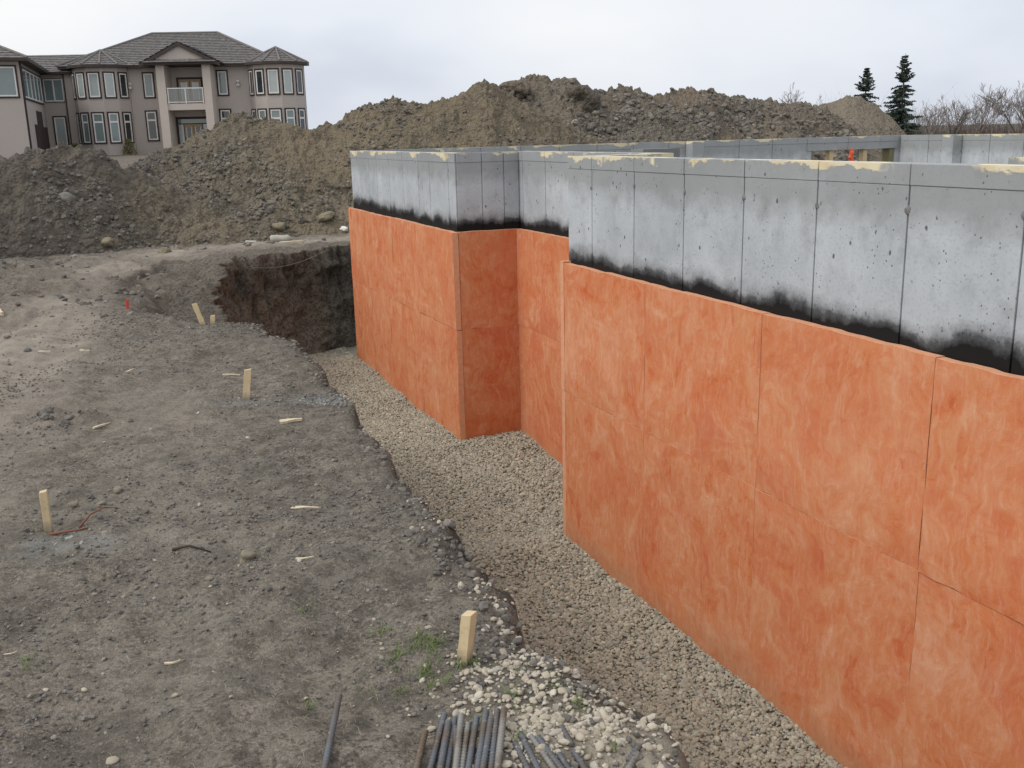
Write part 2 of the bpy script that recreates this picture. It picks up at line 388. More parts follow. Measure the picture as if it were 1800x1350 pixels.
# wood, steel
t = MT('raw spruce', 0.75, 0.25); p = t.objc()
g_ = t.noise(t.mapv(p, (60, 60, 4)), 1.0, 5, 0.6)
wz_ = t.sepz(p)[2]; wc_ = t.mix(g_, (0.50, 0.385, 0.225), (0.70, 0.58, 0.38))
wc_ = t.mix(t.ramp(t.math('ADD', wz_, t.math('MULTIPLY', t.noise(p, 30, 4), 0.06)), [(0.035, 0.8), (0.085, 0.0)]), wc_, (0.20, 0.17, 0.135))
t.color(t.mix(t.ramp(t.noise(p, 45, 4, 0.7), [(0.56, 0.0), (0.68, 0.5)]), wc_, (0.34, 0.27, 0.18))); t.bump(g_, 0.25, 0.003); M_WOOD = t.m
t = MT('weathered wood chip', 0.8, 0.2); p = t.pos()
t.color(t.mix(t.noise(p, 90, 4), (0.50, 0.41, 0.28), (0.70, 0.62, 0.48))); M_CHIP = t.m
def rebar_mat(name, a, b, rust):
    t = MT(name, 0.62, 0.4); p = t.pos()
    f = t.noise(p, 26, 5, 0.65)
    c = t.mix(f, a, b)
    c = t.mix(t.ramp(t.noise(p, 9, 4, 0.6), [(0.5-rust*0.3, 0.0), (0.72-rust*0.3, 0.9)]), c, (0.125, 0.092, 0.066))
    c = t.mix(t.ramp(t.noise(p, 60, 3), [(0.6, 0.0), (0.75, 0.6)]), c, (0.34, 0.31, 0.26))
    t.color(c); t.b.inputs['Metallic'].default_value = 0.25; t.bump(f, 0.3, 0.002); return t.m
M_BAR_GREY = rebar_mat('blue grey steel bar', (0.085, 0.095, 0.110), (0.165, 0.180, 0.200), 0.2)
M_BAR_RUST = rebar_mat('rusty steel bar', (0.14, 0.115, 0.09), (0.20, 0.165, 0.125), 0.6)
M_BAR_DUST = rebar_mat('dusty steel bar', (0.20, 0.195, 0.185), (0.29, 0.28, 0.26), 0.15)
M_RED = plain('red flagging', (0.55, 0.06, 0.04), 0.7)
M_ORANGE = plain('orange tape', (0.70, 0.12, 0.05), 0.6)
M_WHITE = plain('white scrap', (0.72, 0.72, 0.70), 0.6)
M_CORD = plain('pale cord', (0.30, 0.29, 0.26), 0.6)
M_ROOT = plain('red brown root', (0.20, 0.085, 0.055), 0.8)
M_PLASTIC = plain('clear grey plastic', (0.40, 0.39, 0.35), 0.35)
t = MT('boulder', 0.9, 0.2); p = t.pos(); f = t.noise(p, 9, 6, 0.6)
t.color(t.mix(f, (0.15, 0.13, 0.09), (0.33, 0.29, 0.20))); t.bump(f, 0.8, 0.05); M_BOULDER = t.m
t = MT('field stone', 0.9, 0.2); p = t.pos(); f = t.noise(p, 40, 6, 0.6)
t.color(t.mix(f, (0.15, 0.13, 0.10), (0.29, 0.255, 0.20))); t.bump(f, 0.5, 0.008); M_FSTONE = t.m

# ------------------------------------------------------------------ foundation frame of reference
AX, AY = 0.41, 7.56                        # base of the near wall's far end
EX, EY = -0.38244, 0.92398                 # along the wall, away from the camera (s)
NX, NY = 0.92398, 0.38244                  # into the building (o)
def W(s, o, z): return (AX + EX*s + NX*o, AY + EY*s + NY*o, z)
FM = Matrix(((NX, EX, 0, AX), (NY, EY, 0, AY), (0, 0, 1, 0), (0, 0, 0, 1)))   # local (o, s, z) -> world
def so(x, y):
    x = np.asarray(x, float); y = np.asarray(y, float)
    return (x-AX)*EX + (y-AY)*EY, (x-AX)*NX + (y-AY)*NY

# ------------------------------------------------------------------ ground with the excavation
PIT = np.array([(2.2, -2.6), (0.98, 0.4), (0.52, 1.7), (0.36, 2.25), (0.20, 2.62), (-0.05, 3.02), (-0.22, 3.5), (-0.45, 4.25), (-0.68, 5.05),
                (-1.02, 6.0), (-1.36, 6.96), (-1.74, 7.85), (-2.35, 8.80), (-3.15, 9.25), (-3.75, 9.75), (-4.30, 10.7), (-4.55, 11.8), (-4.62, 13.2), (-4.05, 13.65),
                (-2.90, 15.05), (-1.5, 16.1), (9.2, 20.3), (10.6, 19.6), (19.5, -2.6)])
def pit_sd(x, y):
    """signed distance to the pit outline, positive inside"""
    d = np.full(x.shape, 1e9); inside = np.zeros(x.shape, bool)
    n = len(PIT)
    for i in range(n):
        ax, ay = PIT[i]; bx, by = PIT[(i+1) % n]
        ex, ey = bx-ax, by-ay
        t_ = np.clip(((x-ax)*ex + (y-ay)*ey)/(ex*ex+ey*ey), 0, 1)
        d = np.minimum(d, np.hypot(x-ax-t_*ex, y-ay-t_*ey))
        cond = ((ay > y) != (by > y)) & (x < (bx-ax)*(y-ay)/(by-ay+1e-12)+ax)
        inside ^= cond
    return np.where(inside, d, -d)
def gravel_z(x, y):
    s, o = so(x, y)
    z = 0.125*sstep((s-0.2)/2.4) + 0.05*sstep((s-4)/3)
    z = z + 0.03*fbm(x*1.3, y*1.3, None, 5, 3)
    z = z + 0.10*sstep((-o-1.0)/0.9)                                   # banked up against the cut
    z = z + 0.10*np.exp(-(((s+0.15)/0.35)**2 + ((o+0.75)/0.6)**2))       # a ridge tipped across the trench
    return z
def base_z(x, y):
    z = 1.6 + 0.07*sstep((y-9)/5.0)
    left = sstep((2-x)/20.0)
    z = z + left*0.75*sstep((y-24)/40.0)
    z = z - (1-left)*0.55*sstep((y-24)/25.0)
    return z
def surf_z(x, y):
    x = np.asarray(x, float); y = np.asarray(y, float)
    b = base_z(x, y)
    near = np.exp(-(np.maximum(y-16, 0)/12)**2)
    b = b + near*(0.035*fbm(x*0.8, y*0.8, None, 1, 3) + 0.022*fbm(x*3.5, y*3.5, None, 2, 3) + 0.013*fbm(x*14, y*14, None, 3, 3))
    for k_, off_ in ((0, -0.0), (1, 0.62)):
        rut = seg_mask(x, y, [(-2.55-off_, 0.5), (-2.75-off_, 3.2), (-3.1-off_, 5.2), (-3.75-off_, 8.2), (-4.75-off_*0.8, 11.2), (-4.95-off_*0.5, 13.3)], 0.13)
        b = b - 0.030*rut*(0.8+0.6*fbm(x*1.7, y*1.7, None, 21+k_, 2)) + 0.012*seg_mask(x, y, [(-2.35-off_, 0.5), (-2.55-off_, 3.2), (-2.9-off_, 5.2), (-3.55-off_, 8.2)], 0.09)
    # low lumpy ridge beside the track at the left
    b = b + 0.28*np.exp(-(((x+6.1)/0.75)**2 + ((y-10.8)/2.3)**2))*(0.7+0.8*fbm(x*2.2, y*2.2, None, 8, 3))
    b = b + 0.06*np.exp(-(((x+2.7)/0.28)**2 + ((y-5.8)/0.12)**2))*(1+fbm(x*9, y*9, None, 9, 2))
    b = b + 0.05*np.exp(-(((x+0.28)/0.16)**2 + ((y-3.75)/0.3)**2))*(1+1.2*fbm(x*10, y*10, None, 19, 2))
    return b
def ledge_z(x, y):
    return 1.64 - 0.40*np.exp(-((y-10.2)/1.25)**2)*sstep((x+5.0)/1.2) + 0.10*fbm(x*2.4, y*2.4, None, 23, 3) + 0.03*fbm(x*9, y*9, None, 24, 2)
def rim_z(x, y):
    x = np.asarray(x, float); y = np.asarray(y, float)
    return np.where(y < 13.3, np.minimum(surf_z(x, y), ledge_z(x, y)+0.02), surf_z(x, y))
def ground_z(x, y):
    x = np.asarray(x, float); y = np.asarray(y, float)
    b = surf_z(x, y)
    sd = pit_sd(x, y) + 0.07*fbm(x*2.3, y*2.3, None, 4, 3) + 0.02*fbm(x*11, y*11, None, 6, 2)
    bowl = np.exp(-(((x+4.0)/1.05)**2 + ((y-11.0)/1.35)**2))
    shw = 0.05 + 0.13*sstep((4.2-y)/1.4) + 0.25*bowl
    w = 0.12 + 0.26*sstep((3.8-y)/1.5) + 0.9*bowl
    floor = gravel_z(x, y) - 0.010
    z = b - 0.07*sstep(sd/shw)
    z = z - (z-floor)*sstep((sd-shw*0.75)/w)
    lz = ledge_z(x, y)
    lm = sstep((-0.287*y - 0.06 + 0.06*fbm(x*3, y*3, None, 22, 2) - x)/0.10)*sstep((y-8.7)/0.3)*sstep((14.1-y)/0.4)
    return np.where(lm > 0, z + lm*np.maximum(lz-z, 0), z)
def seg_mask(x, y, pts, width):
    d = np.full(np.shape(x), 1e9)
    for (ax, ay), (bx, by) in zip(pts[:-1], pts[1:]):
        ex, ey = bx-ax, by-ay
        t_ = np.clip(((x-ax)*ex + (y-ay)*ey)/(ex*ex+ey*ey), 0, 1)
        d = np.minimum(d, np.hypot(x-ax-t_*ex, y-ay-t_*ey))
    return np.exp(-(d/width)**2)
def graded(a, b, s0, s1):
    out = [a]; k = s0
    while out[-1] < b:
        out.append(out[-1]+k); k = min(s1, k*1.012 if s1 > s0 else k)
    return out
xs = np.array(sorted(set(np.round(np.concatenate([np.linspace(-900, -60, 15), np.linspace(-60, -9, 60), np.arange(-9, -5, 0.07), np.arange(-5, 1.4, 0.026), np.arange(1.4, 4, 0.1), np.arange(4, 40, 1.0), np.linspace(40, 900, 18)]), 4))))
ys = np.array(sorted(set(np.round(np.concatenate([np.linspace(-40, 0, 14), np.arange(0, 1.6, 0.1), np.array(graded(1.6, 16, 0.02, 0.055)), np.arange(16.1, 30, 0.25), np.arange(30, 90, 2.0), np.linspace(90, 1500, 24)]), 4))))
XX, YY = np.meshgrid(xs, ys)
ZZ = ground_z(XX, YY)
V = np.stack([XX, YY, ZZ], -1).reshape(-1, 3)
nx, ny = len(xs), len(ys)
I = (np.arange(ny-1)[:, None]*nx + np.arange(nx-1)[None, :]).ravel()
F = np.stack([I, I+1, I+nx+1, I+nx], 1)
xf, yf = V[:, 0], V[:, 1]
tr = seg_mask(xf, yf, [(-2.2, 0.5), (-2.7, 3.2), (-3.15, 5.2), (-4.0, 8.2), (-4.95, 11.2), (-5.05, 13.3), (-4.6, 14.55), (-3.6, 15.25), (-2.2, 16.1), (0, 17.2)], 0.56)
tr = np.maximum(tr, 0.28*seg_mask(xf, yf, [(-1.3, 3.0), (-1.9, 5.2), (-3.0, 7.6)], 0.5))
tr = np.clip(tr*(0.85+0.5*fbm(xf*1.2, yf*1.2, None, 31, 3)), 0, 1)
sa = np.exp(-(((xf-0.30)/0.16)**2 + ((yf-2.30)/0.16)**2)) + 0.8*np.exp(-(((xf-0.13)/0.2)**2 + ((yf-2.45)/0.10)**2)) + np.exp(-(((xf-0.42)/0.12)**2 + ((yf-2.0)/0.3)**2))
sa = np.clip(sa*1.2*(0.8+0.6*fbm(xf*6, yf*6, None, 33, 3)), 0, 1)
inpit = sstep((pit_sd(xf, yf)-0.45)/0.3)*((xf > -3.0) | (yf < 9))
sa = np.maximum(sa, inpit*0.8)
ol = np.clip(np.exp(-(((xf+1.0)/1.0)**2 + ((yf-4.4)/1.5)**2)) + np.exp(-(((xf+0.5)/0.5)**2 + ((yf-2.9)/0.4)**2)) + 0.9*np.exp(-(((xf+2.6)/1.2)**2+((yf-8)/1.2)**2)) + 0.8*np.exp(-(((xf+1.8)/0.5)**2+((yf-4.0)/0.4)**2)) + 0.35, 0, 1)
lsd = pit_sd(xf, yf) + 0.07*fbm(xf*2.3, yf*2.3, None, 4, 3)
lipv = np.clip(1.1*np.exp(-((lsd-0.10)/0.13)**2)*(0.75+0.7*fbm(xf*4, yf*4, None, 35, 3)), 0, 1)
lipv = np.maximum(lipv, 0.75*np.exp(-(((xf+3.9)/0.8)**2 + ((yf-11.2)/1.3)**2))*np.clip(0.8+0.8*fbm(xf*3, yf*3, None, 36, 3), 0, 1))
cl = np.clip(1.3*np.exp(-(((xf+1.15)/0.22)**2 + ((yf-6.2)/0.13)**2)) + 0.8*np.exp(-(((xf+1.85)/0.2)**2 + ((yf-3.85)/0.12)**2)) + 0.7*np.exp(-(((xf+1.65)/0.2)**2 + ((yf-6.15)/0.1)**2)), 0, 1)
ground = mesh_np('ground', V, F, M_SITE, None, True, {'track': tr, 'sand': sa, 'olive': ol, 'clay': cl, 'lip': lipv})
tag(ground, 'grey brown bare soil of the building site with a worn track', kind='structure')
def gz(x, y): return float(ground_z(np.array([x]), np.array([y]))[0])

# the cut face at the far end of the excavation
t = MT('cut soil face', 0.97, 0.1); p = t.pos(); z = t.sepz(p)[2]
vst = t.noise(t.mapv(p, (6, 6, 0.7)), 1.0, 6, 0.65); med = t.noise(p, 5, 6, 0.65); fin = t.noise(p, 30, 4, 0.65)
zl = t.math('ADD', z, t.math('MULTIPLY', t.math('SUBTRACT', med, 0.5), 0.35))
c = t.ramp(t.math('MULTIPLY', zl, 0.5), [(0.30, (0.188, 0.174, 0.144)), (0.50, (0.162, 0.150, 0.125)), (0.60, (0.105, 0.096, 0.083)), (0.76, (0.125, 0.113, 0.097)), (0.80, (0.16, 0.142, 0.12)), (0.86, (0.185, 0.165, 0.14))])
c = t.mix(t.ramp(vst, [(0.42, 0.0), (0.7, 0.6)]), c, (0.215, 0.185, 0.145))
c = t.mix(t.ramp(fin, [(0.38, 0.7), (0.55, 0.0)]), c, (0.04, 0.034, 0.027))
c = t.mix(t.math('MULTIPLY', t.ramp(t.voro(p, 26), [(0.12, 1.0), (0.2, 0.0)]), t.ramp(t.noise(p, 8, 2), [(0.56, 0.0), (0.62, 0.7)])), c, (0.26, 0.23, 0.18))
t.color(c); t.bump(t.math('ADD', t.math('MULTIPLY', med, 1.0), t.math('ADD', t.math('MULTIPLY', vst, 0.7), t.math('MULTIPLY', fin, 0.4))), 0.9, 0.06)
M_CUT = t.m
line = [(-2.80, 9.55), (-3.02, 10.3), (-3.42, 11.7), (-3.80, 13.02), (-3.66, 13.42), (-3.2, 13.95), (-2.58, 14.66), (-1.3, 15.66), (0.5, 16.6)]
pp = np.array(line); seg = np.hypot(*np.diff(pp, axis=0).T); cum = np.concatenate([[0], np.cumsum(seg)])
NU, NV, NL = 330, 110, 14
uu = np.linspace(0, cum[-1], NU); lx = np.interp(uu, cum, pp[:, 0]); ly = np.interp(uu, cum, pp[:, 1])
tx = np.gradient(lx); ty = np.gradient(ly); ln = np.hypot(tx, ty); nxv, nyv = ty/ln, -tx/ln
zt_ = np.linspace(-0.05, 1.0, NV)
U, T = np.meshgrid(uu, zt_); LX = np.tile(lx, (NV, 1)); LY = np.tile(ly, (NV, 1))
top = rim_z(lx, ly)
Zc = T*(np.tile(top, (NV, 1)))
fis = np.abs(fbm(U*3.2, Zc*0.5, None, 45, 3))
dsp = 0.20 - 0.17*T + 0.10*fbm(U*1.4, Zc*1.1, None, 41, 4) + 0.07*fbm(U*4.5, Zc*1.6, None, 43, 3) - 0.09*np.exp(-(fis/0.07)**2)*sstep((T-0.25)/0.3) + 0.022*fbm(U*14, Zc*12, None, 44, 3)
dsp = dsp + 0.08*np.exp(-((T-0.84)/0.05)**2)*fbm(U*2.5, Zc*0+3, None, 47, 3)
# the left corner of the cut crumbles back into a slope
dsp = dsp + 0.45*(1-T)**1.5*np.exp(-(U/1.6)**2)
NXV = np.tile(nxv, (NV, 1)); NYV = np.tile(nyv, (NV, 1))
Va = np.stack([LX + NXV*dsp, LY + NYV*dsp, Zc], -1)
rows = []
for i in range(1, NL):
    back = dsp[-1]*(1-i/(NL-1)) - 0.62*i/(NL-1); xx, yy = lx+nxv*back, ly+nyv*back
    rows.append(np.stack([xx, yy, rim_z(xx, yy) + 0.012*min(1, i/3)*(1 if i < NL-2 else -2)], -1))
V = np.concatenate([Va, np.array(rows)]).reshape(-1, 3); nr = NV+NL-1
I = (np.arange(nr-1)[:, None]*NU + np.arange(NU-1)[None, :]).ravel()
cut = mesh_np('excavation_face', V, np.stack([I, I+1, I+NU+1, I+NU], 1), M_CUT)
tag(cut, 'dark brown vertical soil cut at the far end of the excavation', kind='structure')

# ------------------------------------------------------------------ scattered stones, instanced inside one object
def scatter(name, pts, scl, mat, subdiv=2, seed=0, lump=0.35, flat=0.7, variants=6, rots=None, smooth=True):
    pts = np.asarray(pts, np.float32); n = len(pts)
    r_ = np.random.default_rng(seed)
    me = bpy.data.meshes.new(name)
    me.vertices.add(n); me.vertices.foreach_set('co', pts.ravel())
    me.materials.append(mat)
    rot = r_.uniform(-0.55, 0.55, (n, 3)); rot[:, 2] = r_.uniform(0, 6.283, n)
    if rots is not None: rot = rots
    s3 = np.asarray(scl)[:, None]*np.stack([r_.uniform(0.85, 1.45, n), r_.uniform(0.75, 1.1, n), r_.uniform(flat*0.75, flat*1.2, n)], 1)
    a = me.attributes.new('rot', 'FLOAT_VECTOR', 'POINT'); a.data.foreach_set('vector', rot.astype(np.float32).ravel())
    a = me.attributes.new('scl', 'FLOAT_VECTOR', 'POINT'); a.data.foreach_set('vector', s3.astype(np.float32).ravel())
    a = me.attributes.new('pick', 'INT', 'POINT'); a.data.foreach_set('value', r_.integers(0, variants, n).astype(np.int32))
    me.update()
    o = link_mesh(name, me)
    ng = bpy.data.node_groups.new(name + ' instancer', 'GeometryNodeTree')
    ng.interface.new_socket('Geometry', in_out='INPUT', socket_type='NodeSocketGeometry')
    ng.interface.new_socket('Geometry', in_out='OUTPUT', socket_type='NodeSocketGeometry')
    N = ng.nodes; Lk = ng.links.new
    gi = N.new('NodeGroupInput'); go = N.new('NodeGroupOutput')
    join = N.new('GeometryNodeJoinGeometry')
    for k in range(variants):
        ico = N.new('GeometryNodeMeshIcoSphere'); ico.inputs['Radius'].default_value = 1.0; ico.inputs['Subdivisions'].default_value = subdiv
        pos = N.new('GeometryNodeInputPosition')
        nz_ = N.new('ShaderNodeTexNoise'); nz_.noise_dimensions = '4D'; nz_.inputs['W'].default_value = k*3.7+seed; nz_.inputs['Scale'].default_value = 1.1; nz_.inputs['Detail'].default_value = 2.0
        sub = N.new('ShaderNodeVectorMath'); sub.operation = 'SUBTRACT'; sub.inputs[1].default_value = (0.5, 0.5, 0.5)
        sc = N.new('ShaderNodeVectorMath'); sc.operation = 'SCALE'; sc.inputs['Scale'].default_value = lump*2.6
        sp = N.new('GeometryNodeSetPosition'); sm = N.new('GeometryNodeSetShadeSmooth'); mt = N.new('GeometryNodeSetMaterial'); g2 = N.new('GeometryNodeGeometryToInstance')
        sm.inputs['Shade Smooth'].default_value = smooth
        mt.inputs['Material'].default_value = mat
        Lk(pos.outputs[0], nz_.inputs['Vector']); Lk(nz_.outputs['Color'], sub.inputs[0]); Lk(sub.outputs[0], sc.inputs[0])
        Lk(ico.outputs['Mesh'], sp.inputs['Geometry']); Lk(sc.outputs[0], sp.inputs['Offset']); Lk(sp.outputs[0], sm.inputs[0]); Lk(sm.outputs[0], mt.inputs[0]); Lk(mt.outputs[0], g2.inputs[0])
        Lk(g2.outputs[0], join.inputs[0])
    def na(nm, typ):
        x_ = N.new('GeometryNodeInputNamedAttribute'); x_.data_type = typ; x_.inputs['Name'].default_value = nm; return x_.outputs[0]
    iop = N.new('GeometryNodeInstanceOnPoints'); iop.inputs['Pick Instance'].default_value = True
    e2r = N.new('FunctionNodeEulerToRotation')
    Lk(gi.outputs[0], iop.inputs['Points']); Lk(join.outputs[0], iop.inputs['Instance'])
    Lk(na('pick', 'INT'), iop.inputs['Instance Index']); Lk(na('rot', 'FLOAT_VECTOR'), e2r.inputs[0]); Lk(e2r.outputs[0], iop.inputs['Rotation']); Lk(na('scl', 'FLOAT_VECTOR'), iop.inputs['Scale'])
    Lk(iop.outputs[0], go.inputs[0])
    md = o.modifiers.new('instances', 'NODES'); md.node_group = ng
    return o

# drain rock filling the trench beside the wall
def trench_points(n, smin, smax, omin, omax):
    s = rng.uniform(smin, smax, n); o = rng.uniform(omin, omax, n)
    x = AX + EX*s + NX*o; y = AY + EY*s + NY*o
    lim = np.where((s > 0.0) & (s < 2.5), 0.70, 0.02)
    ok = (o < lim) & (pit_sd(x, y) > 0.10) & ~((s > 6.83) & (o > -0.03)) & (y < 15.1 + (x+2.6)*0.8)
    return x[ok], y[ok]
gx, gy = trench_points(235000, -5.2, 7.5, -2.6, 0.75)
keep = np.ones(len(gx), bool)
rad = np.clip(rng.lognormal(-4.58, 0.32, len(gx)), 0.005, 0.024)
gzv = gravel_z(gx, gy) + rng.uniform(-0.010, 0.008, len(gx))
bank = ground_z(gx, gy)
ok = bank < gzv + 0.10
gx, gy, gzv, rad = gx[ok], gy[ok], gzv[ok], rad[ok]
g = scatter('gravel', np.stack([gx, gy, gzv], 1), rad, M_GRAVEL, 2, 3, 0.3, 0.72)
tag(g, 'tan and grey drain rock filling the trench beside the foundation', 'gravel', kind='stuff')
print('gravel', len(gx))

# ------------------------------------------------------------------ the house foundation
T_B = 0.058                                   # board thickness
CF = 0.062                                    # concrete face behind the board face
foundation = empty('house_foundation', W(0, 0, 0)); tag(foundation, 'poured concrete house foundation clad with orange insulation boards in the excavation', 'foundation')
FI = Matrix.Translation(Vector(W(0, 0, 0))).inverted()
def fbox(name, s0, s1, o0, o1, z0, z1, mat, parent, bev=0.0):
    """box in wall coordinates as a mesh object"""
    me = bpy.data.meshes.new(name)
    mb = MB().box(o0, o1, s0, s1, z0, z1, FM)
    vs = [FI @ Vector(v) for v in mb.v]
    me.from_pydata([tuple(v) for v in vs], [], mb.f); me.update()
    o = link_mesh(name, me, mat, parent)
    if bev:
        b = o.modifiers.new('soft edges', 'BEVEL'); b.width = bev; b.segments = 2; b.limit_method = 'ANGLE'
    return o
TOPZ, BANDZ = 3.045, 2.952
def wall_part(name, label, s0, s1, o0, o1, mat, z0=-0.25, z1=TOPZ-0.004):
    w_ = fbox(name, s0, s1, o0, o1, z0, z1, mat, foundation)
    if label: w_['label'] = label
    return w_
def facing(part, axis, a_list, face, outward, mat, z0=1.95):
    """form-panel bays with open joints and the lighter top band, on one wall face"""
    sg = outward
    for a, b in zip(a_list[:-1], a_list[1:]):
        j = 0.0045
        d0, d1 = sorted((face, face + sg*0.012)); e0, e1 = sorted((face, face + sg*(0.0135 + random.uniform(0, 0.003))))
        if axis == 's':
            fbox('concrete_panel', a+j, b-j, d0, d1, z0, BANDZ-0.0012, mat, part, 0.003)
            fbox('top_band', a+j*0.7, b-j*0.7, e0, e1, BANDZ, TOPZ, mat, part, 0.003)
        else:
            fbox('concrete_panel', d0, d1, a+j, b-j, z0, BANDZ-0.0012, mat, part, 0.003)
            fbox('top_band', e0, e1, a+j*0.7, b-j*0.7, BANDZ, TOPZ, mat, part, 0.003)
def tie(part, s, o, z, mat):
    me = bpy.data.meshes.new('form_tie')
    vs, fs = [], []
    mb = MB(); c_ = Vector(W(s, o, z)); n_ = 9
    ring = []
    for r_, h_ in ((0.015, 0.0), (0.010, 0.004), (0.004, 0.006)):
        for k in range(n_):
            a = k*6.283/n_; rr = r_*(0.45+1.0*random.random())
            ring.append(FI @ (c_ + Vector((EX, EY, 0))*rr*math.cos(a) + Vector((0, 0, 1))*rr*1.2*math.sin(a) - Vector((NX, NY, 0))*h_))
    fs = [(i*n_+k, i*n_+(k+1) % n_, (i+1)*n_+(k+1) % n_, (i+1)*n_+k) for i in range(2) for k in range(n_)] + [tuple(2*n_+k for k in range(n_))]
    me.from_pydata([tuple(v) for v in ring], [], fs); me.update()
    return link_mesh('form_tie', me, mat, part)
M_TIE = plain('broken tie mortar', (0.20, 0.205, 0.205), 0.9, 0.3, 60)
# near wall
near = wall_part('near_wall', 'long near wall in grey concrete with a black sprayed band', -12.5, 0.030, CF+0.012, CF+0.20, M_CONC_NEAR)
lines = [0.030] + [-0.36-0.608*k for k in range(20)]
facing(near, 's', sorted(lines), CF+0.012, -1, M_CONC_NEAR)
for k in range(9): tie(near, -0.36-0.608*k + random.uniform(-0.008, 0.008), CF-0.001, 2.845 + random.uniform(-0.02, 0.02), M_TIE)
ret0 = wall_part('return_wall', None, -0.160, 0.030, CF+0.203, 0.73, M_CONC_NEAR)
# recessed wall
midw = wall_part('recessed_wall', 'short recessed concrete wall between the two projecting faces', -0.05, 2.74, 0.68+CF+0.012, 0.93, M_CONC_BAY)
facing(midw, 's', [-0.05, 0.62, 1.31, 1.92, 2.46, 2.545], 0.68+CF+0.012, -1, M_CONC_BAY)
# bay: return face and long face
retb = wall_part('bay_return_wall', None, 2.545+0.012, 2.745, CF+0.012, 0.68+CF+0.008, M_CONC_BAY)
facing(retb, 'o', [CF+0.0135, 0.34, 0.575, 0.68+CF-0.002], 2.545+0.012, -1, M_CONC_BAY)
bay = wall_part('bay_wall', 'far projecting concrete wall with a black sprayed band', 2.748, 6.74, CF+0.012, CF+0.20, M_CONC_BAY)
facing(bay, 's', [2.547, 2.76, 3.36, 3.74, 4.33, 4.88, 5.45, 5.81, 6.41, 6.74], CF+0.012, -1, M_CONC_BAY)
# far walls seen across the inside
O_IN = 9.45
farw = wall_part('end_wall', 'far end wall of the foundation with a window opening', 6.562, 6.75, CF+0.203, 7.62, M_CONC_IN)
for a, b, z0, z1 in ((7.623, 9.347, 2.835, TOPZ-0.004), (7.623, 9.347, -0.25, 2.05), (9.35, 9.66, -0.25, TOPZ-0.004)):
    fbox('wall_block', 6.562, 6.75, a, b, z0, z1, M_CONC_IN, farw)
ol_ = [0.25, 0.66, 1.27, 1.88, 2.49, 3.1, 3.71, 4.32, 4.93, 5.54, 6.21, 6.84, 7.52]
facing(farw, 'o', ol_, 6.562, -1, M_CONC_IN, 1.6)
for a, b in ((7.52, 8.35), (8.35, 9.40)):
    fbox('top_band', 6.544, 6.562, a+0.003, b-0.003, BANDZ, TOPZ, M_CONC_IN, farw, 0.003)
    fbox('concrete_panel', 6.550, 6.562, a+0.004, b-0.004, 2.835, BANDZ-0.0012, M_CONC_IN, farw, 0.003)
fbox('pilaster', 6.36, 6.545, 5.23, 5.44, -0.2, TOPZ+0.002, M_CONC_IN, farw, 0.006)
for a in (8.02, 8.72): fbox('wood_post', 6.60, 6.70, a, a+0.085, 2.05, 2.83, M_WOOD, farw, 0.004)
fbox('wood_post', 6.565, 6.745, 9.25, 9.345, 2.05, 2.83, plain('green stained lumber', (0.20, 0.19, 0.11), 0.8), farw, 0.004)
sidew = wall_part('side_wall', None, -9.0, 6.558, O_IN+0.012, 9.66, M_CONC_IN)
facing(sidew, 's', [6.53-0.61*k for k in range(14)][::-1], O_IN+0.012, -1, M_CONC_IN, 1.6)
fbox('pilaster', 5.22, 5.44, 9.25, O_IN-0.01, -0.2, TOPZ+0.002, M_CONC_IN, sidew, 0.006)
inw = wall_part('interior_wall', None, 0.42, 0.62, 0.933, 1.28, M_TIE, z1=TOPZ+0.022)
inw2 = wall_part('interior_wall', None, -3.15, -2.95, 1.15, 3.4, M_CONC_IN, z1=TOPZ-0.01)
facing(inw2, 'o', [1.16, 1.45, 1.77, 2.06, 2.4, 2.9, 3.39], -3.15, -1, M_CONC_IN, 1.6)
slab_in = fbox('floor_slab', -9, 6.5, 0.96, 9.4, 0.02, 0.06, M_CONC_IN, foundation)

